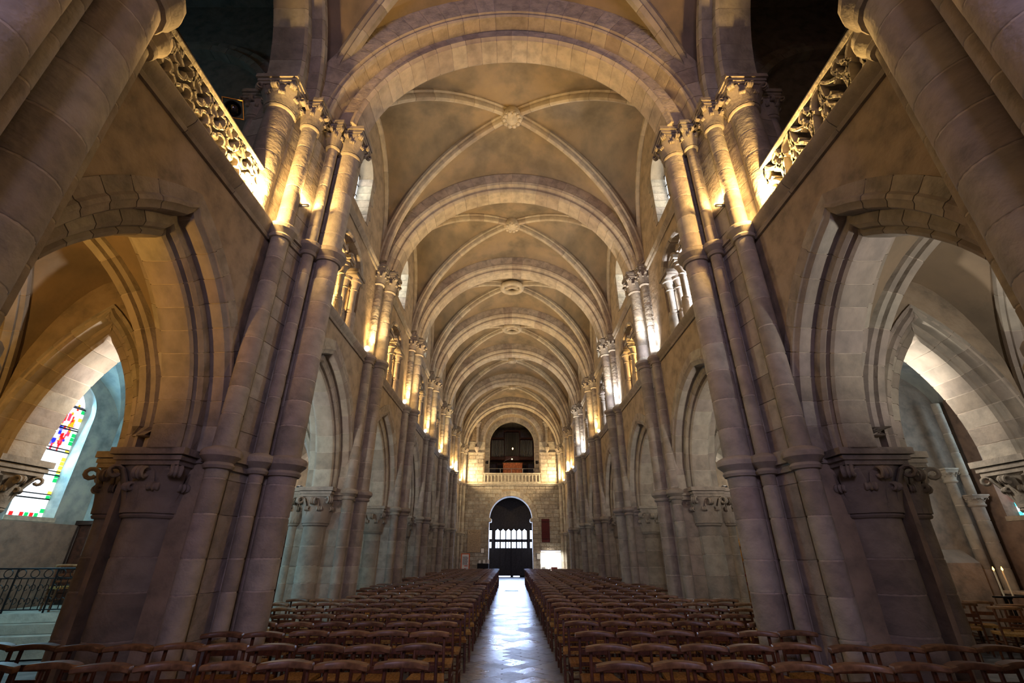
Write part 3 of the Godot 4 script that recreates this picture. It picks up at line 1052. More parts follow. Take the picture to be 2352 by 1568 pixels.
func transept(sx: float, side: String) -> void:
	var t := structure("wall_" + side, "dark upper transept behind the %s balustrade" % side)
	var g := Geo.new()
	var bx := func(x0: float, x1: float, y0: float, y1: float, d0: float, d1: float) -> void:
		g.box(V(minf(sx * x0, sx * x1), y0, d1), V(maxf(sx * x0, sx * x1), y1, d0))
	bx.call(9.6, 9.9, 6.6, 14.6, 1.0, 7.2)
	bx.call(4.9, 9.9, 6.6, 14.6, 6.75, 7.1)
	bx.call(4.9, 9.9, 6.6, 14.6, 1.0, 1.4)
	bx.call(4.2, 9.9, 14.4, 14.7, 1.0, 7.2)
	bx.call(4.9, 9.9, 6.62, 6.9, 1.0, 7.1)
	part(t, "wall_face", g.mesh(20.0), M.grey_plaster)
	# wall arch and a slim shaft in the far corner
	var a := thing("transept_arch", "dim arch rib on the far wall of the %s transept" % side, "arch", V(sx * 7.4, 10.2, 6.7), "transept arches")
	arch_order(a, "arch_ring", cross_frame(0, 0, 0), 2.1, 0.0, 0.0, [Vector2(0, -0.2), Vector2(0, 0.1), Vector2(0.4, 0.1), Vector2(0.4, -0.12), Vector2(0.2, -0.12), Vector2(0.15, -0.22)], 8)
	var win := structure("window_%d" % (21 if sx < 0 else 22), "small round-headed window deep in the %s transept" % side)
	var gw := Geo.new()
	gw.box(V(sx * 9.58, 8.0, 3.85), V(sx * 9.58 - sx * 0.02, 9.1, 3.5))
	part(win, "window_pane", gw.mesh(), M.glow_slit)
	if sx < 0:
		area(win, "window_light", V(-9.5, 9.6, 3.7), V(-6.0, 12.5, 5.2), Vector2(0.35, 1.1), Color(0.45, 0.85, 1.0), 1.2)
	var b := Geo.new()
	for i in 9:
		b.box(V(sx * 9.56 - 0.02, 8.0 + 0.12 * i, 3.9), V(sx * 9.56 + 0.02, 8.02 + 0.12 * i, 3.45))
	part(win, "glazing_bar", b.mesh(), M.iron)


func balustrade(sx: float, side: String) -> void:
	var left: bool = sx < 0
	var p := thing("balustrade", "pierced stone gallery balustrade with quatrefoils, left of the crossing" if left else "pierced stone gallery balustrade with flowing tracery, right of the crossing", "balustrade", V(sx * 4.42, 6.94, 4.6), "gallery balustrades")
	var d0 := -1.55
	var d1 := 1.5
	var top := 0.86
	var rail := [Vector2(-0.09, -0.05), Vector2(0.09, -0.05), Vector2(0.11, 0.0), Vector2(0.09, 0.05), Vector2(-0.09, 0.05), Vector2(-0.11, 0.0)]
	for e in [[top, "top_rail"], [0.05, "bottom_rail"]]:
		var g := Geo.new()
		g.sweep([Transform3D(Basis(Vector3(1, 0, 0), Vector3(0, 1, 0), Vector3(0, 0, -1)), V(0, e[0], d0)), Transform3D(Basis(Vector3(1, 0, 0), Vector3(0, 1, 0), Vector3(0, 0, -1)), V(0, e[0], d1))], rail)
		part(p, e[1], g.mesh(30.0), M.stone_3)
	var pr := [Vector2(-0.085, -0.02), Vector2(-0.03, -0.04), Vector2(0.03, -0.04), Vector2(0.085, -0.02), Vector2(0.085, 0.02), Vector2(0.03, 0.04), Vector2(-0.03, 0.04), Vector2(-0.085, 0.02)]
	var bar := func(pts: Array) -> void:
		var fr := []
		for i in pts.size():
			var z: Vector3 = (pts[mini(i + 1, pts.size() - 1)] - pts[maxi(i - 1, 0)]).normalized()
			fr.append(Transform3D(Basis(Vector3(1, 0, 0), z.cross(Vector3(1, 0, 0)), z), pts[i]))
		var g := Geo.new()
		g.sweep(fr, pr)
		part(p, "tracery_bar", g.mesh(45.0), M.stone_3)
	if left:
		# two rows of cusped quatrefoils
		var n := 8
		var step := (d1 - d0) / n
		for k in n:
			for row in 2:
				var cd := d0 + step * (k + 0.5 + (0.5 if row else 0.0))
				if cd > d1 - 0.1:
					continue
				var cy := 0.25 + 0.4 * row
				var pts := []
				for i in 33:
					var a := TAU * i / 32
					var r := 0.135 + 0.05 * absf(cos(2.0 * a)) - (0.035 if absf(cos(2.0 * a)) < 0.18 else 0.0)
					pts.append(V(0, cy + r * sin(a) * 1.12, cd + r * cos(a)))
				bar.call(pts)
		for k in n:
			var cd := d0 + step * (k + 1)
			bar.call([V(0, 0.8, cd - step * 0.5), V(0, 0.7, cd - step * 0.3), V(0, 0.62, cd), ])
	else:
		# flowing tracery: leaning leaf-shaped lights with cusps
		var n := 4
		var step := (d1 - d0) / n
		var leaf := func(cd: float, cy: float, lean: float, lng: float, wd: float) -> void:
			var pts := []
			for i in 33:
				var a := TAU * i / 32
				var u := cos(a) * lng
				var v := sin(a) * wd * (1.0 - 0.35 * cos(a)) + 0.05 * sin(PI * cos(a))
				pts.append(V(0, cy + u * cos(lean) - v * sin(lean), cd + u * sin(lean) + v * cos(lean)))
			bar.call(pts)
			for e in [-1, 1]:
				bar.call([V(0, cy + e * 0.0 - e * wd * 0.95 * sin(lean), cd + e * wd * 0.95 * cos(lean)), V(0, cy - e * wd * 0.35 * sin(lean), cd + e * wd * 0.35 * cos(lean))])
		for k in n:
			var a0 := d0 + step * k
			leaf.call(a0 + step * 0.27, 0.5, 0.5, 0.36, 0.12)
			leaf.call(a0 + step * 0.73, 0.5, -0.5, 0.36, 0.12)
			leaf.call(a0 + step * 0.5, 0.27, 0.0, 0.2, 0.09)
			leaf.call(a0 + step * 0.02, 0.64, 0.0, 0.17, 0.09)
			bar.call([V(0, 0.46, a0 + step * 0.5), V(0, 0.66, a0 + step * 0.5), V(0, 0.84, a0 + step * 0.5)])
			bar.call([V(0, 0.06, a0 + 0.02), V(0, 0.26, a0 + 0.01), V(0, 0.48, a0 + 0.02)])
	# cable strung along the gallery, and the flood lamp on its floor
	var cab := Geo.new()
	cab.tube([V(sx * 4.62, 8.35, 2.9), V(sx * 4.62, 8.22, 4.4), V(sx * 4.55, 8.12, 6.0)], 0.016, 6)
	solo("cable", cab.mesh(60.0), M.black, "dark cable strung above the %s gallery balustrade" % side, "cable")
	var lamp := thing("flood_lamp", "warm floodlight on the gallery floor beside the %s crossing pier" % side, "lamp", V(sx * 4.24, 6.95, 5.58), "gallery floodlights")
	part(lamp, "housing", block_mesh(Vector3(0.1, 0.05, 0.16), 0.01), M.black, Transform3D(Basis(), Vector3(0, 0.025, 0)))
	part(lamp, "lamp_glass", block_mesh(Vector3(0.08, 0.02, 0.13), 0.006), M.glow_flood, Transform3D(Basis(), Vector3(0, 0.06, 0)))
	var fc := Color(1.0, 0.80, 0.48)
	spot(lamp, "light", Vector3(0, 0.1, 0), Vector3(sx * 0.1, 2.2, -0.62), fc, 13.0, 42, 0.05, 0.7)
	spot(lamp, "rail_light", Vector3(0, 0.12, 0.04), Vector3(sx * 0.22, 0.5, 2.4), fc, 8.0, 48, 0.05, 0.7)
	omni(lamp, "spill", Vector3(0, 0.14, 0), fc, 5.2, 0.05)


# ---------------------------------------------------------------- side aisles and chapels
const RIB := [Vector2(-0.12, 0.05), Vector2(-0.12, -0.06), Vector2(-0.07, -0.1), Vector2(-0.08, -0.16), Vector2(0.0, -0.21), Vector2(0.08, -0.16), Vector2(0.07, -0.1), Vector2(0.12, -0.06), Vector2(0.12, 0.05)]


func stained(seed_: int, figures: bool) -> ImageTexture:
	var im := Image.create(96, 384, false, Image.FORMAT_RGB8)
	var r := RandomNumberGenerator.new()
	r.seed = seed_
	var hot := [Color(0.85, 0.06, 0.05), Color(0.12, 0.14, 0.8), Color(0.9, 0.55, 0.05), Color(0.75, 0.2, 0.3), Color(0.95, 0.9, 0.85), Color(0.35, 0.4, 0.95), Color(0.9, 0.85, 0.95), Color(0.1, 0.5, 0.3)]
	im.fill(Color(0.93, 0.97, 1.0))
	if figures:
		# the upper lights carry figures in red, blue and gold glass
		for i in 150:
			im.fill_rect(Rect2i(r.randi_range(9, 80), r.randi_range(52, 190), r.randi_range(5, 12), r.randi_range(6, 18)), [Color(0.95, 0.95, 1.0), Color(0.8, 0.75, 0.98), Color(1, 1, 1), Color(0.95, 0.9, 0.75), Color(0.65, 0.6, 0.95)][r.randi_range(0, 4)])
		for i in 34:   # robes
			im.fill_rect(Rect2i(r.randi_range(48, 76), r.randi_range(84, 182), r.randi_range(4, 8), r.randi_range(8, 26)), hot[[0, 0, 3, 2, 4, 6][r.randi_range(0, 5)]])
		for i in 24:
			im.fill_rect(Rect2i(r.randi_range(26, 58), r.randi_range(128, 182), r.randi_range(6, 12), r.randi_range(8, 18)), hot[[1, 1, 5, 6, 4][r.randi_range(0, 4)]])
		for i in 16:
			im.fill_rect(Rect2i(r.randi_range(14, 80), r.randi_range(56, 180), 5, 6), hot[[2, 7, 0, 1][r.randi_range(0, 3)]])
	im.resize(40, 160, Image.INTERPOLATE_BILINEAR)
	im.resize(96, 384, Image.INTERPOLATE_CUBIC)
	for y in range(0, 384, 12):   # coloured border lights
		for x in [0, 87]:
			im.fill_rect(Rect2i(x, y, 9, 11), [Color(0.05, 0.6, 0.3), Color(0.95, 1, 1), Color(0.9, 0.75, 0.2), Color(0.95, 1, 1)][r.randi_range(0, 3)] if figures else [Color(0.85, 0.05, 0.1), Color(0.3, 0.85, 0.95), Color(0.9, 0.95, 1.0)][r.randi_range(0, 2)])
	for x in range(8, 90, 10):
		im.fill_rect(Rect2i(x, 372, 8, 12), [Color(0.05, 0.6, 0.3), Color(0.95, 1, 1), Color(0.9, 0.1, 0.1)][r.randi_range(0, 2)])
	for y in range(0, 384, 8):
		if y % 64 == 0:
			im.fill_rect(Rect2i(0, y, 96, 3), Color(0.01, 0.01, 0.012))
	return ImageTexture.create_from_image(im)


func glass_mat(key: String, tex: Texture2D, energy: float) -> StandardMaterial3D:
	var m := StandardMaterial3D.new()
	m.resource_name = key
	m.albedo_color = Color(0.05, 0.05, 0.06)
	m.emission_enabled = true
	m.emission = Color.BLACK
	m.emission_texture = tex
	m.emission_energy_multiplier = energy
	M[key] = m
	return m


func quad_at(parent: Node3D, called: String, size: Vector2, m: Material, x: Transform3D) -> MeshInstance3D:
	var q := QuadMesh.new()
	q.size = size
	return part(parent, called, q, m, x)


func aisles() -> void:
	for sx in [-1.0, 1.0]:
		var side := "left" if sx < 0 else "right"
		var left: bool = sx < 0
		var xo := 10.9 if left else 11.2          # outer wall of the chapel
		var dw := 12.25 if left else 11.4         # west wall of the chapel
		var X := func(x0: float, x1: float, y0: float, y1: float, d0: float, d1: float) -> Array:
			return [V(minf(sx * x0, sx * x1), y0, d1), V(maxf(sx * x0, sx * x1), y1, d0)]
		# bay beside the crossing
		var bay := structure("wall_" + side, "walls of the vaulted bay beside the crossing, %s" % side)
		var g := Geo.new()
		for b in [X.call(7.65, 7.95, 0, 6.6, 1.9, 6.4), X.call(5.2, 7.9, 0, 6.6, 1.6, 1.95)]:
			g.box(b[0], b[1])
		part(bay, "wall_face", g.mesh(20.0), M.plaster)
		var pass_g := Geo.new()
		slab_into(pass_g, func(t: float, y: float, s: float) -> Vector3: return V(sx * s, y, t), 6.35, 6.95, 5.3, 11.3, 0.0, 6.6, [[6.45, 1.08, 0.0, 2.98, 2.24]])
		part(bay, "cross_wall", pass_g.mesh(25.0), M.plaster)
		var cw := 0.75
		var cr := 1.85
		var R := (cw * cw + cr * cr) / (2 * cw)
		var a2 := thing("aisle_arch", "pointed arch leading from the crossing bay into the %s chapel" % side, "arch", V(sx * 6.45, 2.98, 6.35), "aisle arches")
		arch_order(a2, "outer_order", cross_frame(0, 0, 0), R, R - cw, 0.0, [Vector2(0.22, 0.02), Vector2(0.25, -0.04), Vector2(0.31, -0.05), Vector2(0.35, 0.0), Vector2(0.38, -0.04), Vector2(0.42, -0.04), Vector2(0.42, 0.2), Vector2(0.22, 0.2)], 8)
		arch_order(a2, "inner_order", cross_frame(0, 0, 0), R, R - cw, 0.0, [Vector2(0.0, 0.2), Vector2(0.02, 0.13), Vector2(0.06, 0.1), Vector2(0.12, 0.12), Vector2(0.15, 0.08), Vector2(0.3, 0.08), Vector2(0.3, 0.62), Vector2(0.0, 0.62)], 8)
		for e in [1]:
			var rp := thing("chapel_respond", "carved capital and shaft at the %s chapel entrance" % side, "column", V(sx * 7.42, 0, 6.65), "chapel responds")
			shaft(rp, 0.0, 0.0, 0.2, 0.38, 2.3, [0.42, 0.5, 0.36], 16)
			capital(rp, 0.0, 0.0, 0.2, 2.3, 3.0, 0.4)
			respond(rp, sx, -0.3, -0.2, 0.14, 2.9, 0.3, [0.45, 0.4], 12)
		var vc := structure("ceiling", "vault of the bay beside the crossing, %s" % side)
		part(vc, "vault_web", vault_mesh(minf(sx * 5.2, sx * 7.7), maxf(sx * 5.2, sx * 7.7), 1.9, 6.36, 3.15, 2.75, 0.25, 22), M.vault)
		var vr := vc
		for ex in [-1, 1]:
			for ed in [-1, 1]:
				var pts := diagonal(minf(sx * 5.2, sx * 7.7), maxf(sx * 5.2, sx * 7.7), 1.9, 6.36, ex, ed, 3.15, 2.75, 0.25, 24)
				for i in pts.size():
					pts[i] -= vr.position
				rib(vr, pts, RIB, 8)
		# nave aisle, bay after bay
		var out := structure("wall_" + side, "outer wall of the %s aisle" % side)
		var go := Geo.new()
		for b in [X.call(8.6, 8.9, 0, 6.6, dw, 38.2), X.call(5.2, 8.9, 0, 6.6, 37.9, 38.3)]:
			go.box(b[0], b[1])
		part(out, "wall_face", go.mesh(20.0), M.plaster)
		for k in 6:
			var a: float = DZ[k]
			var b: float = DZ[k + 1]
			var c := structure("ceiling", "%s aisle vault, %s bay beyond the crossing" % [side, ORD[k]])
			var x1 := 8.65
			part(c, "vault_web", vault_mesh(minf(sx * 5.18, sx * x1), maxf(sx * 5.18, sx * x1), a if k else 6.9, b, 3.25, 2.75, 0.2, 18), M.cold_plaster)
			if k < 3:
				var ar := c
				for ex in [-1, 1]:
					for ed in [-1, 1]:
						var pts := diagonal(minf(sx * 5.18, sx * x1), maxf(sx * 5.18, sx * x1), a if k else 6.9, b, ex, ed, 3.25, 2.75, 0.2, 18)
						for i in pts.size():
							pts[i] -= ar.position
						rib(ar, pts, RIB, 6)
			if k > 0:
				var ta := thing("aisle_arch", "transverse arch across the %s aisle at the %s nave pier" % [side, ORD[k - 1]], "arch", V(sx * 6.9, 3.2, a), "aisle arches")
				var tw := 1.62
				var th := 2.3
				var tR := (tw * tw + th * th) / (2 * tw)
				arch_order(ta, "arch_ring", cross_frame(0, 0, 0), tR, tR - tw, 0.0, [Vector2(0, -0.2), Vector2(0, 0.2), Vector2(0.05, 0.26), Vector2(0.1, 0.3), Vector2(0.5, 0.3), Vector2(0.5, -0.3), Vector2(0.1, -0.3), Vector2(0.05, -0.26)], 7)
			# uplighter on the back of each pier
			var lamp := thing("uplighter", "uplighter behind the %s pier on the %s" % [(ORD[k - 1] + " nave") if k else "crossing", side], "lamp", V(sx * 5.75, 3.3, a + 0.35), "aisle uplighters")
			part(lamp, "housing", block_mesh(Vector3(0.14, 0.1, 0.14), 0.02), M.black, Transform3D(Basis(), Vector3(0, 0.05, 0)))
			part(lamp, "lamp_glass", block_mesh(Vector3(0.1, 0.02, 0.1), 0.005), M.glow_cool, Transform3D(Basis(), Vector3(0, 0.085, 0)))
			spot(lamp, "light", Vector3(0, 0.2, -0.05), Vector3(sx * 0.7, 2.0, -1.2), Color(1.0, 0.95, 0.9), 4.6 if k == 0 else (3.0 if k < 3 else 2.0), 80, 0.07, 0.4)
			omni(lamp, "spill", Vector3(sx * 0.15, 0.5, -0.15), Color(1.0, 0.95, 0.9), 1.9 if k == 0 else 0.7, 0.07)
		# chapel beside the first bay
		var ch := structure("wall_" + side, "chapel walls beyond the %s aisle" % side)
		var wo := slab(sx, xo, xo + 0.5, 6.9, dw, 0.0, 6.8, [[10.88 if left else 10.3, 0.56, 2.5, 4.9, 0.75]])
		part(ch, "window_wall", wo.mesh(25.0), M.cold_plaster if left else M.brown_plaster)
		var dado: Array = X.call(xo - 0.03, xo + 0.01, 0.0, 2.38, 6.95, dw)
		boxpart(ch, "dado", dado[0], dado[1], M.brown_plaster)
		var gw := Geo.new()
		var b3: Array = X.call(8.4, xo + 0.4, 0, 6.8, dw, dw + 0.3)
		gw.box(b3[0], b3[1])
		part(ch, "west_wall", gw.mesh(20.0), M.cold_plaster if left else M.grey_plaster)
		var vch := structure("ceiling", "chapel vault beyond the %s aisle" % side)
		part(vch, "vault_web", vault_mesh(minf(sx * 8.5, sx * (xo + 0.05)), maxf(sx * 8.5, sx * (xo + 0.05)), 6.9, dw + 0.05, 4.6, 1.6, 0.1, 16), M.cold_plaster)
		var win := structure("window_%d" % (31 if left else 32), "stained glass lancet in the %s chapel" % side)
		var dwc := 10.88 if left else 10.3
		quad_at(win, "stained_glass_window", Vector2(1.12, 3.2), M["glass_left"] if left else M["glass_right"], Transform3D(Basis(Vector3.UP, -sx * PI / 2), V(sx * (xo + 0.3), 4.1, dwc)))
		for j in 5:
			boxpart(win, "saddle_bar", V(sx * (xo + 0.27), 2.9 + j * 0.55, dwc - 0.55), V(sx * (xo + 0.29), 2.93 + j * 0.55, dwc + 0.55), M.iron)
		boxpart(win, "window_sill", V(sx * (xo - 0.02), 2.4, dwc - 0.6), V(sx * (xo + 0.45), 2.5, dwc + 0.6), M.altar_stone)
		area(win, "window_light", V(sx * (xo + 0.24), 3.9, dwc), V(0, 2.6, dwc + (0.6 if left else 0.0)), Vector2(1.0, 2.7), Color(0.55, 0.86, 1.0), 11.0 if left else 1.0)
	# east window of the left chapel, in the back of the cross wall
	var ew := structure("window_33", "daylight window in the east wall of the left chapel")
	boxpart(ew, "window_pane", V(-10.3, 2.6, 6.955), V(-9.2, 5.0, 6.97), M.glow_slit)
	area(ew, "window_light", V(-9.75, 3.8, 7.02), V(-9.9, 3.3, 12.0), Vector2(1.0, 2.2), Color(0.55, 0.88, 1.0), 16.0)
	# warm lamp in the left bay, white lamp in the right bay
	for e in [[-1.0, AMBER, 3.4, "amber"], [1.0, Color(1.0, 0.96, 0.92), 3.2, "white"]]:
		var l := thing("bay_lamp", "%s uplighter hidden in the bay beside the crossing" % e[3], "lamp", V(e[0] * 5.62, 3.2, 3.15), "bay lamps")
		part(l, "housing", block_mesh(Vector3(0.14, 0.12, 0.16), 0.02), M.black, Transform3D(Basis(), Vector3(0, 0.06, 0)))
		part(l, "lamp_glass", block_mesh(Vector3(0.1, 0.02, 0.12), 0.005), M.glow_warm if e[0] < 0 else M.glow_cool, Transform3D(Basis(), Vector3(0, 0.13, 0)))
		spot(l, "light", Vector3(0, 0.22, 0), Vector3(e[0] * 0.9, 2.6, -1.7), e[1], e[2] * 1.25, 72, 0.08, 0.5)


func left_chapel() -> void:
	# platform and its steps, turned a little
	var st := structure("floor", "raised chapel floor with stone steps on the left")
	for k in 4:
		var g := Geo.new()
		var d := 9.75 + 0.3 * k
		var poly := PackedVector2Array([Vector2(-11.0, d - 0.55), Vector2(-7.6, d + 0.35), Vector2(-7.6, 12.3), Vector2(-11.0, 12.3)])
		g.prism(poly, 0.1625 * k + 0.006, 0.1625 * (k + 1))
		part(st, "step", g.mesh(20.0), M["stone_%d" % [5, 2, 5, 3][k]])
	# wooden panelling on the west wall
	var p := thing("wainscot", "dark carved wooden panelling on the left chapel's end wall", "panelling", V(-9.5, 0.65, 12.2))
	part(p, "backing", block_mesh(Vector3(2.8, 1.75, 0.06), 0.01), M.panel_wood, Transform3D(Basis(), Vector3(0, 0.875, 0.03)))
	part(p, "cornice", block_mesh(Vector3(2.86, 0.1, 0.16), 0.03), M.dark_wood, Transform3D(Basis(), Vector3(0, 1.78, 0.08)))
	part(p, "skirting", block_mesh(Vector3(2.8, 0.14, 0.1), 0.02), M.dark_wood, Transform3D(Basis(), Vector3(0, 0.07, 0.06)))
	for i in 7:
		part(p, "stile", block_mesh(Vector3(0.09, 1.6, 0.06), 0.015), M.dark_wood, Transform3D(Basis(), Vector3(-1.35 + i * 0.45, 0.9, 0.07)))
		if i < 6:
			part(p, "panel", block_mesh(Vector3(0.26, 1.2, 0.04), 0.018), M.panel_wood, Transform3D(Basis(), Vector3(-1.125 + i * 0.45, 0.85, 0.075)))
	# framed picture above it
	var f := thing("framed_picture", "tall framed painting with red and blue figures above the panelling", "painting", V(-9.75, 2.52, 12.15))
	for e in [[Vector3(0.9, 0.09, 0.08), Vector3(0, 0.045, 0)], [Vector3(0.9, 0.09, 0.08), Vector3(0, 1.45, 0)], [Vector3(0.09, 1.5, 0.08), Vector3(-0.42, 0.75, 0)], [Vector3(0.09, 1.5, 0.08), Vector3(0.42, 0.75, 0)]]:
		part(f, "frame", block_mesh(e[0], 0.015), M.altar_stone, Transform3D(Basis(), e[1]))
	var im := Image.create(64, 128, false, Image.FORMAT_RGB8)
	var r := RandomNumberGenerator.new()
	r.seed = 9
	im.fill(Color(0.62, 0.56, 0.45))
	for i in 90:
		im.fill_rect(Rect2i(r.randi_range(4, 56), r.randi_range(6, 118), r.randi_range(3, 12), r.randi_range(4, 18)), [Color(0.55, 0.15, 0.12), Color(0.25, 0.4, 0.6), Color(0.75, 0.7, 0.55), Color(0.5, 0.42, 0.3), Color(0.7, 0.5, 0.25)][r.randi_range(0, 4)])
	var pm := StandardMaterial3D.new()
	pm.albedo_texture = ImageTexture.create_from_image(im)
	pm.roughness = 0.5
	quad_at(f, "canvas", Vector2(0.78, 1.38), pm, Transform3D(Basis(), Vector3(0, 0.75, 0.01)))
	# wrought iron rail
	var rail := thing("iron_railing", "black wrought iron railing with scrolls on the left chapel step", "railing", V(-10.6, 0.655, 10.3))
	rail.rotation.y = 0.2
	var bars := Geo.new()
	var L := 1.95
	for e in [[0.8, 0.03], [0.62, 0.02], [0.06, 0.02]]:
		var g := Geo.new()
		g.bar(Vector3(-1.0, e[0], 0), Vector3(L - 0.1, e[0], 0), e[1], e[1], Vector3.UP)
		part(rail, "rail_bar", g.mesh(30.0), M.iron)
	for i in 25:
		var x := -1.0 + (L + 0.9) * i / 24.0
		var g := Geo.new()
		g.bar(Vector3(x, 0.0 if i % 6 == 0 else 0.06, 0), Vector3(x, 0.8 if i % 6 == 0 else 0.62, 0), 0.03 if i % 6 == 0 else 0.014, 0.03 if i % 6 == 0 else 0.014)
		part(rail, "baluster", g.mesh(30.0), M.iron)
	for i in 12:
		var x := -0.9 + 0.235 * i
		var loop := []
		for j in 17:
			loop.append(Vector3(x + 0.075 * cos(TAU * j / 16), 0.71 + 0.075 * sin(TAU * j / 16), 0))
		var g := Geo.new()
		g.tube(loop, 0.009, 5)
		part(rail, "ring", g.mesh(60.0), M.iron)
		for e in [-1, 1]:
			for yy in [0.2, 0.44]:
				var sc := []
				for j in 15:
					var a := TAU * 0.9 * j / 14
					var rr := 0.055 * (1.0 - 0.6 * j / 14.0)
					sc.append(Vector3(x + e * (0.058 - rr * cos(a)), yy + rr * sin(a) * 1.4, 0.0))
				var gs := Geo.new()
				gs.tube(sc, 0.007, 5)
				part(rail, "scroll", gs.mesh(60.0), M.iron)


func right_chapel() -> void:
	# sloping offset on the end wall, corner shafts and tablet
	var g := Geo.new()
	g.prism(PackedVector2Array([Vector2(7.7, 11.05), Vector2(10.35, 11.05), Vector2(10.35, 11.4), Vector2(7.7, 11.4)]), 0.0, 1.55)
	for k in 1:
		g.quad(V(7.7, 1.55, 11.05), V(10.35, 1.55, 11.05), V(10.35, 1.82, 11.39), V(7.7, 1.82, 11.39))
	var o := structure("trim", "pale stepped base of the right chapel's end wall")
	part(o, "wall_base", g.mesh(20.0), M.grey_plaster)
	var c := thing("corner_shafts", "slim dark corner shafts with a bracket in the right chapel", "column", V(10.55, 0, 11.2))
	shaft(c, 0.0, 0.0, 0.1, 0.0, 3.3, [0.5, 0.42], 12)
	capital(c, 0.0, 0.0, 0.1, 3.3, 3.6, 0.17)
	shaft(c, 0.28, -0.12, 0.13, 0.0, 2.75, [0.46, 0.52], 12)
	capital(c, 0.28, -0.12, 0.13, 2.75, 2.98, 0.2)
	shaft(c, 0.28, -0.12, 0.09, 2.98, 5.2, [0.46, 0.52], 12)
	# altar table with candles
	var s := thing("candle_stand", "dark iron stand holding two tall lit candles in the right chapel", "candle stand", V(10.0, 0, 10.35))
	var gs := Geo.new()
	gs.lathe(Vector3.ZERO, [Vector2(0.16, 0), Vector2(0.16, 0.03), Vector2(0.03, 0.06), Vector2(0.025, 0.9), Vector2(0.05, 0.92), Vector2(0.02, 0.95)], 12)
	part(s, "stem", gs.mesh(), M.iron)
	part(s, "crossbar", block_mesh(Vector3(0.6, 0.03, 0.1), 0.01), M.iron, Transform3D(Basis(), Vector3(0, 0.95, 0)))
	for e in [-0.09, 0.09]:
		var ca := thing("candle", "%s tall white candle burning in the right chapel" % ("left" if e < 0 else "right"), "candle", V(10.0 + e, 0.965, 10.35), "lit candles")
		var gc := Geo.new()
		gc.lathe(Vector3.ZERO, [Vector2(0, 0), Vector2(0.017, 0), Vector2(0.017, 0.44), Vector2(0.012, 0.45), Vector2(0, 0.445)], 10)
		part(ca, "wax", gc.mesh(), M.wax)
		var gf := Geo.new()
		gf.lathe(Vector3(0, 0.45, 0), [Vector2(0, 0), Vector2(0.014, 0.02), Vector2(0.016, 0.035), Vector2(0.008, 0.065), Vector2(0, 0.085)], 8)
		part(ca, "flame", gf.mesh(), M.flame)
		omni(ca, "light", Vector3(0, 0.53, 0), Color(1.0, 0.62, 0.28), 0.025, 0.02)
	# ledge behind
	var tb := thing("altar_table", "low dark altar under the right chapel window", "altar", V(11.0, 0, 10.2))
	part(tb, "body", block_mesh(Vector3(0.5, 0.95, 1.8), 0.02), M.brown_plaster, Transform3D(Basis(), Vector3(-0.1, 0.475, 0)))
	part(tb, "slab", block_mesh(Vector3(0.6, 0.07, 1.9), 0.02), M.altar_stone, Transform3D(Basis(), Vector3(-0.1, 0.985, 0)))


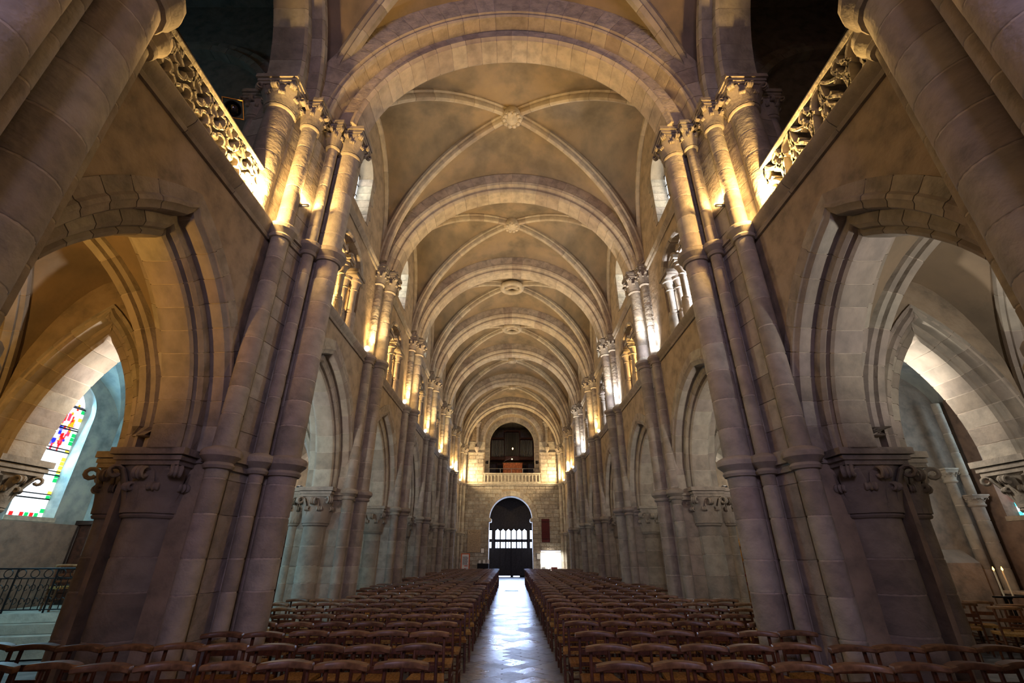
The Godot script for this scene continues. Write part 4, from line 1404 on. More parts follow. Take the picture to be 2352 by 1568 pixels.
func aisle_furniture() -> void:
	# red and gold altar with its tabernacle in the right aisle
	var a := thing("side_altar", "red altar with columns and gilt panels in the right aisle", "altar", V(7.85, 0, 17.4))
	part(a, "step", block_mesh(Vector3(1.5, 0.16, 2.4), 0.02), M.altar_stone, Transform3D(Basis(), Vector3(0, 0.08, 0)))
	part(a, "body", block_mesh(Vector3(0.7, 0.9, 2.0), 0.02), M.altar_red, Transform3D(Basis(), Vector3(0.1, 0.61, 0)))
	part(a, "frieze", block_mesh(Vector3(0.74, 0.16, 2.04), 0.01), M.gilt, Transform3D(Basis(), Vector3(0.1, 0.98, 0)))
	part(a, "slab", block_mesh(Vector3(0.84, 0.07, 2.1), 0.02), M.altar_red, Transform3D(Basis(), Vector3(0.1, 1.09, 0)))
	part(a, "retable", block_mesh(Vector3(0.3, 0.3, 2.0), 0.01), M.gilt, Transform3D(Basis(), Vector3(0.3, 1.27, 0)))
	for k in 5:
		var g := Geo.new()
		g.lathe(Vector3.ZERO, [Vector2(0.07, 0), Vector2(0.07, 0.06), Vector2(0.045, 0.09), Vector2(0.05, 0.3), Vector2(0.04, 0.56), Vector2(0.06, 0.6), Vector2(0.07, 0.66), Vector2(0, 0.66)], 12)
		part(a, "colonnette", g.mesh(), M.altar_stone, Transform3D(Basis(), Vector3(-0.3, 0.2, -0.84 + 0.42 * k)))
		part(a, "panel", block_mesh(Vector3(0.03, 0.5, 0.22), 0.01), M.gilt, Transform3D(Basis(), Vector3(-0.26, 0.55, -0.63 + 0.42 * k)))
	var t := thing("tabernacle", "gilt domed tabernacle standing on the red altar", "tabernacle", V(8.1, 1.425, 17.2))
	part(t, "body", block_mesh(Vector3(0.4, 0.5, 0.6), 0.03), M.gilt, Transform3D(Basis(), Vector3(0, 0.25, 0)))
	part(t, "cornice", block_mesh(Vector3(0.5, 0.07, 0.72), 0.02), M.gilt, Transform3D(Basis(), Vector3(0, 0.53, 0)))
	var gd := Geo.new()
	gd.lathe(Vector3(0, 0.56, 0), [Vector2(0.28, 0), Vector2(0.27, 0.1), Vector2(0.18, 0.2), Vector2(0.05, 0.26), Vector2(0.03, 0.32), Vector2(0.05, 0.36), Vector2(0, 0.42)], 14)
	part(t, "dome", gd.mesh(), M.gilt)
	part(t, "door", block_mesh(Vector3(0.03, 0.34, 0.26), 0.01), M.brass, Transform3D(Basis(), Vector3(-0.21, 0.24, 0)))
	var f := thing("framed_picture", "small dark painting in a gilt frame on the right aisle wall", "painting", V(8.56, 2.5, 17.9))
	for e in [[Vector3(0.05, 0.08, 0.9), Vector3(0, 0.04, 0)], [Vector3(0.05, 0.08, 0.9), Vector3(0, 1.1, 0)], [Vector3(0.05, 1.14, 0.08), Vector3(0, 0.57, -0.41)], [Vector3(0.05, 1.14, 0.08), Vector3(0, 0.57, 0.41)]]:
		part(f, "frame", block_mesh(e[0], 0.015), M.copper, Transform3D(Basis(), e[1]))
	part(f, "canvas", block_mesh(Vector3(0.02, 1.0, 0.76), 0.004), M.dark_wood, Transform3D(Basis(), Vector3(0, 0.57, 0)))
	# confessional in the left aisle
	var c := thing("confessional", "dark wooden confessional with pinnacles in the left aisle", "confessional", V(-8.05, 0, 18.4))
	part(c, "body", block_mesh(Vector3(1.0, 2.1, 2.4), 0.03), M.dark_wood, Transform3D(Basis(), Vector3(0, 1.05, 0)))
	part(c, "cornice", block_mesh(Vector3(1.12, 0.12, 2.52), 0.03), M.dark_wood, Transform3D(Basis(), Vector3(0, 2.14, 0)))
	for k in 3:
		part(c, "door", block_mesh(Vector3(0.05, 1.7, 0.66), 0.02), M.panel_wood, Transform3D(Basis(), Vector3(0.51, 0.95, -0.78 + 0.78 * k)))
	for k in 12:
		var g := Geo.new()
		g.lathe(Vector3.ZERO, [Vector2(0.05, 0), Vector2(0.04, 0.1), Vector2(0.015, 0.16), Vector2(0, 0.24)], 6)
		part(c, "finial", g.mesh(), M.dark_wood, Transform3D(Basis(), Vector3(0.45, 2.2, -1.1 + 0.2 * k)))
	var gp := Geo.new()
	gp.prism(PackedVector2Array([Vector2(-0.1, -0.8), Vector2(0.4, -0.8), Vector2(0.4, 0.8), Vector2(-0.1, 0.8)]), 2.2, 2.3)
	for q in [[-0.8, 0.0], [0.8, 0.0]]:
		gp.quad(V(0.4, 2.3, q[0]), V(-0.1, 2.3, q[0]), V(-0.1, 3.0, 0.0), V(0.4, 3.0, 0.0))
	gp.tri(V(0.4, 2.3, -0.8), V(0.4, 2.3, 0.8), V(0.4, 3.0, 0.0))
	gp.tri(V(-0.1, 2.3, -0.8), V(-0.1, 2.3, 0.8), V(-0.1, 3.0, 0.0))
	part(c, "gable", gp.mesh(20.0), M.dark_wood)
	# loudspeakers on the crossing piers
	for e in [[-3.86, 2.62, 8.02, "left"], [3.86, 2.62, 8.02, "right"], [-5.98, 2.36, 7.2, ""]]:
		var s := thing("loudspeaker", "slim black loudspeaker behind the %s crossing pier" % e[3] if e[3] else "black loudspeaker under the capital at the chapel arch", "loudspeaker", V(e[0], e[1], e[2]), "loudspeakers")
		part(s, "cabinet", block_mesh(Vector3(0.14, 0.42, 0.16), 0.02), M.black, Transform3D(Basis(), Vector3(0, 0.21, 0)))
		part(s, "grille", block_mesh(Vector3(0.11, 0.36, 0.02), 0.005), M.iron, Transform3D(Basis(), Vector3(0, 0.21, 0.085)))
		part(s, "bracket", block_mesh(Vector3(0.05, 0.05, 0.3), 0.01), M.iron, Transform3D(Basis(), Vector3(0, 0.2, 0.2 if e[2] > 7.9 else -0.2)))
	# stage lamp on the left gallery cable, wooden lamp arm on the right
	var l := thing("stage_lamp", "black stage spotlight with copper barn door clamped in the left gallery", "lamp", V(-4.62, 8.12, 4.95))
	var gl := Geo.new()
	gl.lathe(Vector3.ZERO, [Vector2(0, -0.26), Vector2(0.08, -0.24), Vector2(0.1, -0.05), Vector2(0.125, 0.06), Vector2(0.115, 0.06), Vector2(0.1, 0.0)], 16)
	var ay := Vector3(0.45, -0.5, 0.62).normalized()     # the way it points
	var ax := ay.cross(Vector3.UP).normalized()
	var face := Transform3D(Basis(ax, ay, ax.cross(ay)) * Basis(Vector3.UP, 0.3), Vector3(0.12, 0.1, 0))
	part(l, "barrel", gl.mesh(), M.black, face)
	var gn := Geo.new()
	gn.lathe(Vector3(0, 0.02, 0), [Vector2(0.105, 0), Vector2(0.06, 0.03), Vector2(0, 0.04)], 16)
	part(l, "lens", gn.mesh(), M.lens, face)
	for k in 4:
		part(l, "frame_edge", block_mesh(Vector3(0.29, 0.05, 0.012), 0.004), M.brass, face * Transform3D(Basis(Vector3.UP, PI / 2 * k), Vector3.ZERO) * Transform3D(Basis(), Vector3(0, 0.07, 0.14)))
	part(l, "clamp", block_mesh(Vector3(0.06, 0.2, 0.06), 0.01), M.iron, Transform3D(Basis(), Vector3(-0.02, 0.1, 0.02)))
	var gw := Geo.new()
	gw.bar(V(4.5, 7.86, 4.5), V(4.72, 8.25, 4.62), 0.06, 0.09)
	solo("lamp_arm", gw.mesh(), M.copper, "short tan wooden arm sticking up behind the right balustrade", "arm")
	for sx in [-1.0, 1.0]:
		var b := thing("bracket_lamp", "small bar lamp on a bracket at the %s crossing pier" % ("left" if sx < 0 else "right"), "lamp", V(sx * 3.86, 7.55, 6.42), "bracket lamps")
		part(b, "arm", block_mesh(Vector3(0.26, 0.05, 0.05), 0.01), M.steel, Transform3D(Basis(), Vector3(sx * 0.02, 0, 0)))
		part(b, "lamp_glass", block_mesh(Vector3(0.12, 0.02, 0.05), 0.004), M.glow_bracket, Transform3D(Basis(), Vector3(-sx * 0.06, 0.036, 0)))
		spot(b, "light", Vector3(-sx * 0.06, 0.06, -0.02), Vector3(-sx * 0.0, 1.5, -0.2), WARM, 2.2, 70, 0.04)


# ---------------------------------------------------------------- west end
func west_end() -> void:
	var W := 38.1
	var wall := structure("wall_west", "rough coursed stone west wall with door arch and organ loft")
	var g := Geo.new()
	slab_into(g, func(t: float, y: float, s: float) -> Vector3: return V(s, y, t), W, W + 1.1, -4.3, 4.3, 0.0, 14.4, [[-0.1, 1.72, 0.0, 4.2, 1.72]])
	# organ loft opening is cut out of a second pass: build the wall in two storeys
	g = Geo.new()
	var P := func(t: float, y: float, s: float) -> Vector3: return V(s, y, t)
	slab_into(g, P, W, W + 1.1, -4.3, 4.3, 0.0, 6.9, [[-0.1, 1.72, 0.0, 4.2, 1.72]])
	slab_into(g, P, W, W + 1.1, -4.3, 4.3, 6.9, 14.4, [[0.0, 2.3, 6.9, 10.4, 2.3]])
	part(wall, "wall_core", g.mesh(25.0), M.dark_mortar)
	# single stones
	var hole := func(y: float) -> float:
		if y < 4.15:
			return 1.74
		if y < 4.2 + 2.14:
			return sqrt(maxf(2.14 * 2.14 - pow(y - 4.2, 2), 0.0))
		return 0.0
	var y := 0.0
	while y < 6.66:
		var h := rng.randf_range(0.26, 0.36)
		if y + h > 6.62:
			h = 6.7 - y
		var o: float = hole.call(y + h * 0.4)
		var runs := [[-4.2, 4.2]] if o < 0.1 else [[-4.2, -0.1 - o], [-0.1 + o, 4.2]]
		for rn in runs:
			var x: float = rn[0]
			while x < rn[1] - 0.05:
				var w := rng.randf_range(0.42, 0.82)
				if rn[1] - x - w < 0.3:
					w = rn[1] - x
				var m := block_mesh(Vector3(1, 1, 1), 0.03)
				part(wall, "stone", m, [M.stone_0, M.stone_3, M.stone_5, M.stone_2][rng.randi_range(0, 3)], Transform3D(Basis.from_scale(Vector3(w - 0.035, h - 0.035, 0.12)), V(x + w / 2, y + h / 2, W + rng.randf_range(0.015, 0.04))))
				x += w
		y += h
	y = 7.02
	while y < 9.25:
		var h := rng.randf_range(0.26, 0.34)
		if y + h > 9.2:
			h = 9.32 - y
		for rn in [[-4.2, -2.36], [2.36, 4.2]]:
			var x: float = rn[0]
			while x < rn[1] - 0.05:
				var w := rng.randf_range(0.45, 0.8)
				if rn[1] - x - w < 0.3:
					w = rn[1] - x
				part(wall, "stone", block_mesh(Vector3(1, 1, 1), 0.03), [M.stone_0, M.stone_3, M.stone_5, M.stone_1][rng.randi_range(0, 3)], Transform3D(Basis.from_scale(Vector3(w - 0.03, h - 0.03, 0.12)), V(x + w / 2, y + h / 2, W + rng.randf_range(0.015, 0.04))))
				x += w
		y += h
	for rn in [[-4.2, -2.3], [2.3, 4.2]]:
		boxpart(wall, "ledge", V(rn[0], 9.3, W - 0.1), V(rn[1], 9.4, W + 0.1), M.stone_0)
		for j in 9:
			boxpart(wall, "smooth_stone", V(rn[0], 9.41 + j * 0.45, W - 0.02), V(rn[1], 9.85 + j * 0.45, W + 0.1), [M.stone_0, M.stone_3, M.stone_5][j % 3]) if j < 2 else null
	var ct := structure("trim", "moulded cornice across the west wall under the organ loft")
	for j in 6:
		boxpart(ct, "moulding", V(-4.1 + j * 1.367, 6.7, W - 0.14), V(-4.1 + (j + 1) * 1.367 - 0.01, 6.8, W + 0.1), M.stone_3)
		boxpart(ct, "moulding", V(-4.1 + j * 1.367, 6.8, W - 0.22), V(-4.1 + (j + 1) * 1.367 - 0.01, 6.9, W + 0.1), M.stone_0)
	# door arch
	var da := thing("door_arch", "round stone arch over the west door", "arch", V(-0.1, 4.2, W))
	arch_order(da, "arch_ring", cross_frame(0, 0, 0), 1.7, 0.0, 0.0, [Vector2(0, 0.0), Vector2(0, 1.1), Vector2(0.42, 1.1), Vector2(0.42, -0.03), Vector2(0.04, -0.03)], 8)
	for e in [-1, 1]:
		part(da, "impost", block_mesh(Vector3(0.3, 0.3, 1.1), 0.06), M.stone_0, Transform3D(Basis(), V(e * 1.68, -0.1, 0.5)))
	# porch passage
	var po := structure("wall_west", "dark porch passage behind the west door arch")
	var gp := Geo.new()
	gp.box(V(-2.3, 0, 42.0), V(-1.95, 6.4, 39.2))
	gp.box(V(1.75, 0, 42.0), V(2.1, 6.4, 39.2))
	gp.box(V(-2.3, 6.1, 42.0), V(2.1, 6.4, 39.2))
	part(po, "wall_face", gp.mesh(20.0), M.grey_plaster)
	# door with its rows of lights
	var DD := 40.6
	var door := structure("door_1", "dark wooden west door with two rows of bright small panes")
	boxpart(door, "door_leaf", V(-1.98, 0.1, DD), V(-0.09, 2.08, DD + 0.1), M.door_wood)
	boxpart(door, "door_leaf", V(-0.07, 0.1, DD), V(1.8, 2.08, DD + 0.1), M.door_wood)
	boxpart(door, "lintel", V(-1.98, 2.56, DD - 0.02), V(1.8, 2.76, DD + 0.12), M.door_wood)
	boxpart(door, "tympanum", V(-1.98, 3.56, DD), V(1.8, 6.2, DD + 0.1), M.door_wood)
	for k in 9:
		boxpart(door, "plank_batten", V(-1.9 + k * 0.44, 0.12, DD - 0.03), V(-1.86 + k * 0.44, 2.06, DD), M.door_wood)
	for k in 7:
		var x := -1.42 + k * 0.448
		boxpart(door, "mullion", V(x - 0.045, 2.08, DD - 0.02), V(x + 0.045, 3.6, DD + 0.1), M.door_wood)
	for e in [[-1.98, -1.42], [1.3, 1.8]]:
		boxpart(door, "side_post", V(e[0] + (0.3 if e[0] < 0 else 0.0), 2.0, DD - 0.01), V(e[1] - (0.0 if e[0] < 0 else 0.3), 3.6, DD + 0.08), M.door_wood)
	for k in 6:
		var x := -1.42 + (k + 0.5) * 0.448
		var pg := Geo.new()
		pg.quad(V(-0.19, 0, 0), V(0.19, 0, 0), V(0.19, 0.62, 0), V(-0.19, 0.62, 0))
		pg.tri(V(-0.19, 0.62, 0), V(0.19, 0.62, 0), V(0, 0.78, 0))
		part(door, "window_pane", pg.mesh(), M.glow_door, Transform3D(Basis(), V(x, 2.78, DD + 0.05)))
		for e in [-0.095, 0.095]:
			var qg := Geo.new()
			qg.quad(V(-0.075, 0, 0), V(0.075, 0, 0), V(0.075, 0.46, 0), V(-0.075, 0.46, 0))
			part(door, "window_pane", qg.mesh(), M.glow_door, Transform3D(Basis(), V(x + e, 2.12, DD + 0.05)))
		boxpart(door, "glazing_bar", V(x - 0.02, 2.08, DD - 0.01), V(x + 0.02, 2.62, DD + 0.04), M.door_wood)
	for x in [-1.78, 1.56]:
		var qg := Geo.new()
		qg.quad(V(-0.1, 0, 0), V(0.1, 0, 0), V(0.1, 0.66, 0), V(-0.1, 0.66, 0))
		part(door, "window_pane", qg.mesh(), M.glow_door, Transform3D(Basis(), V(x, 2.8, DD + 0.03)))
		part(door, "window_pane", qg.mesh(), M.glow_door, Transform3D(Basis.from_scale(Vector3(0.8, 0.68, 1)), V(x, 2.12, DD + 0.03)))
	boxpart(door, "threshold_light", V(-1.1, 0.015, DD + 0.02), V(-0.12, 0.09, DD + 0.04), M.glow_door)
	boxpart(door, "threshold_light", V(0.1, 0.015, DD + 0.02), V(0.62, 0.09, DD + 0.04), M.glow_door)
	area(door, "window_light", V(-0.08, 3.1, DD - 0.06), V(-0.08, 1.4, 30.0), Vector2(2.6, 0.75), Color(0.70, 0.80, 1.0), 36.0)
	area(door, "window_light", V(-0.08, 2.33, DD - 0.06), V(-0.08, 1.2, 30.0), Vector2(2.6, 0.4), Color(0.70, 0.80, 1.0), 16.0)
	# organ loft
	var la := thing("loft_arch", "round stone arch framing the organ loft", "arch", V(0, 10.4, W))
	arch_order(la, "arch_ring", cross_frame(0, 0, 0), 2.3, 0.0, 0.0, [Vector2(0, 0.0), Vector2(0, 1.0), Vector2(0.4, 1.0), Vector2(0.4, -0.04), Vector2(0.05, -0.05)], 9)
	arch_order(la, "inner_ring", cross_frame(0, 0, 0.9), 1.92, 0.0, 0.0, [Vector2(0, 0.0), Vector2(0, 0.5), Vector2(0.5, 0.5), Vector2(0.5, 0.0)], 9)
	for e in [-1, 1]:
		for j in 8:
			part(la, "jamb_stone", block_mesh(Vector3(0.5, 0.42, 0.5), 0.02), stone(), Transform3D(Basis(), V(e * 2.17, -3.2 + 0.43 * j, 1.15)))
	var lr := structure("wall_west", "dark room of the organ loft")
	var gr := Geo.new()
	for b in [[V(-3.2, 6.7, 44), V(-2.9, 13, 39.2)], [V(2.9, 6.7, 44), V(3.2, 13, 39.2)], [V(-3.2, 6.7, 44.2), V(3.2, 13, 43.9)], [V(-3.2, 12.8, 44), V(3.2, 13, 39.2)], [V(-3.2, 7.0, 44), V(3.2, 7.25, 38.6)]]:
		gr.box(b[0], b[1])
	part(lr, "wall_face", gr.mesh(20.0), M.grey_plaster)
	var ba := thing("loft_parapet", "carved stone parapet with blind arches below the organ", "parapet", V(0, 6.9, W - 0.05))
	part(ba, "panel", block_mesh(Vector3(4.66, 0.72, 0.16), 0.01), M.stone_5, Transform3D(Basis(), V(0, 0.4, 0.06)))
	part(ba, "coping", block_mesh(Vector3(4.72, 0.1, 0.3), 0.03), M.stone_3, Transform3D(Basis(), V(0, 0.75, 0.0)))
	part(ba, "footing", block_mesh(Vector3(4.72, 0.1, 0.3), 0.03), M.stone_3, Transform3D(Basis(), V(0, 0.05, 0.0)))
	for k in 17:
		part(ba, "pilaster", block_mesh(Vector3(0.09, 0.62, 0.1), 0.02), M.stone_0, Transform3D(Basis(), V(-2.24 + 0.28 * k, 0.39, -0.05)))
		if k < 16:
			var ag := Geo.new()
			var pts := []
			for j in 9:
				pts.append(V(-2.1 + 0.28 * k + 0.09 * cos(PI * j / 8), 0.55 + 0.09 * sin(PI * j / 8), -0.05))
			ag.tube(pts, 0.035, 6)
			part(ba, "blind_arch", ag.mesh(60.0), M.stone_3)
	var rl := thing("loft_rail", "thin steel handrail above the organ loft parapet", "rail", V(0, 7.7, W + 0.1))
	var gl := Geo.new()
	gl.tube([V(-1.95, 0.38, 0), V(1.9, 0.38, 0)], 0.02)
	part(rl, "handrail", gl.mesh(60.0), M.steel)
	for k in 5:
		var gk := Geo.new()
		gk.tube([V(-1.9 + k * 0.93, -0.05, 0), V(-1.9 + k * 0.93, 0.38, 0)], 0.015)
		part(rl, "post", gk.mesh(60.0), M.steel)
	organ()
	wall_fittings(W)


func organ() -> void:
	var o := thing("pipe_organ", "dark pipe organ filling the loft above the door", "organ", V(0, 7.25, 42.0))
	part(o, "lower_case", block_mesh(Vector3(2.9, 1.9, 0.8), 0.03), M.organ_wood, Transform3D(Basis(), V(0, 0.95, 0)))
	part(o, "cornice", block_mesh(Vector3(4.2, 0.3, 1.0), 0.04), M.organ_wood, Transform3D(Basis(), V(0, 2.3, 0)))
	part(o, "panel_frame", block_mesh(Vector3(1.3, 0.4, 0.1), 0.03), M.panel_wood, Transform3D(Basis(), V(0, 2.3, -0.52)))
	for e in [-0.85, 0.85]:
		part(o, "grille_panel", block_mesh(Vector3(0.9, 0.8, 0.06), 0.02), M.black, Transform3D(Basis(), V(e, 1.3, -0.42)))
	for x in [-1.95, -0.7, 0.7, 1.95]:
		part(o, "case_post", block_mesh(Vector3(0.16, 2.6, 0.2), 0.03), M.organ_wood, Transform3D(Basis(), V(x, 3.6, -0.1)))
	for f in [[-1.85, -0.8, 9, 3.9, 0.0], [-0.62, 0.62, 11, 4.6, 0.0], [0.8, 1.85, 9, 3.9, 0.0]]:
		part(o, "tower_crown", block_mesh(Vector3(f[1] - f[0] + 0.3, 0.14, 0.5), 0.03), M.organ_wood, Transform3D(Basis(), V((f[0] + f[1]) / 2, f[3] + 0.3, 0)))
		for i in f[2]:
			var x := lerpf(f[0], f[1], float(i) / (f[2] - 1))
			var h: float = f[3] - 2.4
			var gp := Geo.new()
			gp.lathe(Vector3.ZERO, [Vector2(0.015, 0), Vector2(0.05, 0.3), Vector2(0.05, h), Vector2(0, h)], 8)
			part(o, "pipe", gp.mesh(), M.pipe, Transform3D(Basis(), V(x, 2.45, -0.3)))
	var c := thing("organ_console", "pale wooden organ console behind the parapet rail", "console", V(0.06, 7.25, 39.6))
	part(c, "back_panel", block_mesh(Vector3(1.66, 1.5, 0.12), 0.02), M.console_wood, Transform3D(Basis(), V(0, 0.75, 0)))
	part(c, "top", block_mesh(Vector3(1.72, 0.07, 0.5), 0.02), M.console_wood, Transform3D(Basis(), V(0, 1.52, 0.2)))
	for k in 3:
		part(c, "raised_panel", block_mesh(Vector3(0.46, 1.1, 0.03), 0.012), M.console_wood, Transform3D(Basis(), V(-0.54 + 0.54 * k, 0.72, -0.07)))
	var dl := thing("desk_lamp", "small desk lamp glowing on the organ console", "lamp", V(0.0, 8.83, 39.7))
	var g := Geo.new()
	g.tube([V(-0.7, 0, 0), V(-0.68, 0.12, 0), V(0.06, 0.5, 0)], 0.012)
	part(dl, "arm", g.mesh(60.0), M.steel)
	var gb := Geo.new()
	gb.sphere(V(0.0, 0.3, -0.05), Vector3(0.05, 0.06, 0.05))
	part(dl, "lamp_bulb", gb.mesh(), M.glow_warm)
	var hl := thing("hanging_lamp", "tiny hanging bulb in front of the organ pipes", "lamp", V(0.06, 10.15, 40.2))
	var gh := Geo.new()
	gh.sphere(Vector3.ZERO, Vector3(0.06, 0.09, 0.06))
	part(hl, "lamp_bulb", gh.mesh(), M.glow_warm)
	var gk := Geo.new()
	gk.tube([Vector3(0, 0.08, 0), Vector3(0, 2.6, 0)], 0.008)
	part(hl, "cord", gk.mesh(), M.black)


func print_mat(w: int, h: int, paint: Callable) -> StandardMaterial3D:
	var im := Image.create(w, h, false, Image.FORMAT_RGB8)
	paint.call(im)
	var m := StandardMaterial3D.new()
	m.albedo_texture = ImageTexture.create_from_image(im)
	m.roughness = 0.7
	return m


func wall_fittings(W: float) -> void:
	for e in [-1, 1]:
		var c := thing("wall_colonnette", "small %s colonnette on a bracket beside the organ arch" % ("left" if e < 0 else "right"), "column", V(e * 2.95, 9.45, W - 0.1), "wall colonnettes")
		var g := Geo.new()
		g.lathe(Vector3.ZERO, [Vector2(0, -0.1), Vector2(0.1, 0.0), Vector2(0.2, 0.2), Vector2(0.22, 0.35), Vector2(0.13, 0.45), Vector2(0.1, 0.5), Vector2(0.1, 1.9), Vector2(0.14, 1.92), Vector2(0.1, 1.96), Vector2(0.22, 2.3), Vector2(0.24, 2.32), Vector2(0.24, 2.45), Vector2(0, 2.45)], 14)
		part(c, "column", g.mesh(), stone())
		part(c, "slab", block_mesh(Vector3(0.6, 0.1, 0.4), 0.02), stone(), Transform3D(Basis(), Vector3(0, 2.5, 0)))
		var s := thing("loudspeaker", "little black speaker in the %s corner of the organ loft" % ("left" if e < 0 else "right"), "loudspeaker", V(e * 2.1 + 0.0, 8.6, W + 0.85), "loudspeakers")
		part(s, "cabinet", block_mesh(Vector3(0.16, 0.26, 0.14), 0.02), M.black, Transform3D(Basis(), Vector3(0, 0.13, 0)))
	# red shutter
	var sh := thing("wall_shutter", "narrow dark red painted shutter on the west wall", "shutter", V(2.63, 2.5, W - 0.06))
	part(sh, "leaf", block_mesh(Vector3(0.62, 1.68, 0.06), 0.01), M.red_paint, Transform3D(Basis(), Vector3(0, 0.84, 0)))
	for y in [0.22, 1.46]:
		part(sh, "strap", block_mesh(Vector3(0.64, 0.03, 0.02), 0.004), M.black, Transform3D(Basis(), Vector3(0, y, 0.04)))
	# carved tablet
	var t := thing("stone_tablet", "large pale inscribed stone tablet left of the west door", "tablet", V(-2.96, 1.78, W - 0.06))
	part(t, "slab", block_mesh(Vector3(1.02, 1.62, 0.06), 0.01), M.plaque, Transform3D(Basis(), Vector3(0, 0.81, 0)))
	for k in 13:
		part(t, "inscription_line", block_mesh(Vector3(0.62 + 0.14 * (k * 7 % 3), 0.018, 0.008), 0.002), M.dark_mortar, Transform3D(Basis(), Vector3(0, 0.16 + 0.09 * k, 0.033)))
	for x in [-0.36, -0.1, 0.0, 0.1, 0.36]:
		var go := Geo.new()
		go.sphere(Vector3(x, 1.45, 0.03), Vector3(0.05, 0.06, 0.02), 6)
		part(t, "ornament", go.mesh(60.0), M.dark_mortar)
	# poster stand
	var p := thing("poster_stand", "orange framed poster stand at the far left of the nave", "poster", V(-3.4, 0.0, 36.3))
	for e in [[Vector3(0.62, 0.07, 0.05), Vector3(0, 0.62, 0)], [Vector3(0.62, 0.07, 0.05), Vector3(0, 1.68, 0)], [Vector3(0.07, 1.72, 0.05), Vector3(-0.28, 0.86, 0)], [Vector3(0.07, 1.72, 0.05), Vector3(0.28, 0.86, 0)]]:
		part(p, "frame", block_mesh(e[0], 0.01), M.orange_paint, Transform3D(Basis(), e[1]))
	var pm := print_mat(64, 128, func(im: Image) -> void:
		im.fill(Color(0.88, 0.87, 0.84))
		var r := RandomNumberGenerator.new()
		r.seed = 4
		for i in 9:
			var x := 8
			while x < 52:
				var w := r.randi_range(4, 12)
				im.fill_rect(Rect2i(x, 18 + i * 8, w, 6), Color(0.42, 0.42, 0.44))
				x += w + 2
		im.fill_rect(Rect2i(24, 92, 32, 6), Color(0.75, 0.2, 0.15))
		im.fill_rect(Rect2i(28, 112, 10, 8), Color(0.7, 0.2, 0.2))
		im.fill_rect(Rect2i(42, 113, 14, 5), Color(0.5, 0.5, 0.5)))
	quad_at(p, "poster_print", Vector2(0.5, 1.02), pm, Transform3D(Basis(), Vector3(0, 1.15, 0.03)))
	part(p, "base", block_mesh(Vector3(0.62, 0.04, 0.4), 0.01), M.orange_paint, Transform3D(Basis(), Vector3(0, 0.02, 0)))
	# framed notices either side of the door
	for e in [[-2.27, 1.72, 0.3, 0.38, "left"], [2.02, 1.3, 0.3, 0.42, "right"]]:
		var n := thing("framed_notice", "small white framed notice just %s of the west door" % e[4], "notice", V(e[0], e[1], W - 0.05), "door notices")
		part(n, "frame", block_mesh(Vector3(e[2], e[3], 0.03), 0.008), M.dark_wood, Transform3D(Basis(), Vector3(0, e[3] / 2, 0)))
		part(n, "sheet", block_mesh(Vector3(e[2] - 0.06, e[3] - 0.06, 0.01), 0.002), M.paper, Transform3D(Basis(), Vector3(0, e[3] / 2, 0.02)))
	# dark leaflet table
	var lt := thing("leaflet_table", "dark table with leaflets left of the west door", "table", V(-2.15, 0, 37.2))
	part(lt, "body", block_mesh(Vector3(0.85, 1.05, 0.5), 0.03), M.black, Transform3D(Basis(), Vector3(0, 0.525, 0)))
	for k in 3:
		var lf := thing("leaflet", "%s of the white leaflets standing on the dark table" % ["first", "second", "third"][k], "leaflet", V(-2.4 + 0.32 * k, 1.055, 37.15), "leaflets on the dark table")
		part(lf, "sheet", block_mesh(Vector3(0.14, 0.2 + 0.05 * k, 0.02), 0.004), M.paper, Transform3D(Basis(Vector3.RIGHT, -0.2), Vector3(0, 0.1, 0)))
	# lit display board
	var d := thing("display_board", "glaring white display board with strip lights right of the door", "display", V(2.95, 0, 37.75))
	part(d, "board", block_mesh(Vector3(1.62, 1.3, 0.05), 0.01), M.white_paint, Transform3D(Basis(), Vector3(0, 1.15, 0)))
	for e in [-0.7, 0.7]:
		part(d, "post", block_mesh(Vector3(0.06, 1.9, 0.06), 0.01), M.steel, Transform3D(Basis(), Vector3(e, 0.95, -0.05)))
	part(d, "hood", block_mesh(Vector3(1.6, 0.06, 0.22), 0.01), M.steel, Transform3D(Basis(), Vector3(0, 1.92, 0.12)))
	for e in [-0.4, 0.4]:
		var gt := Geo.new()
		gt.tube([Vector3(e - 0.34, 1.87, 0.16), Vector3(e + 0.34, 1.87, 0.16)], 0.018, 8)
		part(d, "light_tube", gt.mesh(60.0), M.glow_tube)
	area(d, "light", Vector3(0, 1.84, 0.2), Vector3(0, 0.7, 0.05), Vector2(1.5, 0.06), Color(1.0, 0.97, 0.92), 16.0)
	for e in [[-0.62, 0.32, 3], [0.2, 0.5, 3]]:
		var rk := thing("leaflet_rack", "%s rack of leaflets in front of the display board" % ("left" if e[0] < 0 else "right"), "rack", V(2.95 + e[0], 0, 37.45), "leaflet racks")
		for j in 3:
			part(rk, "shelf", block_mesh(Vector3(e[1], 0.03, 0.16), 0.005), M.white_paint, Transform3D(Basis(), Vector3(0, 0.35 + 0.24 * j, 0)))
			part(rk, "leaflets", block_mesh(Vector3(e[1] - 0.06, 0.18, 0.05), 0.005), [M.paper, M.altar_red, M.cloth_white][j] if e[0] > 0 else M.paper, Transform3D(Basis(), Vector3(0, 0.46 + 0.24 * j, 0)))
		for s in [-1, 1]:
			part(rk, "side", block_mesh(Vector3(0.02, 1.0, 0.18), 0.004), M.white_paint, Transform3D(Basis(), Vector3(s * e[1] / 2, 0.5, 0)))


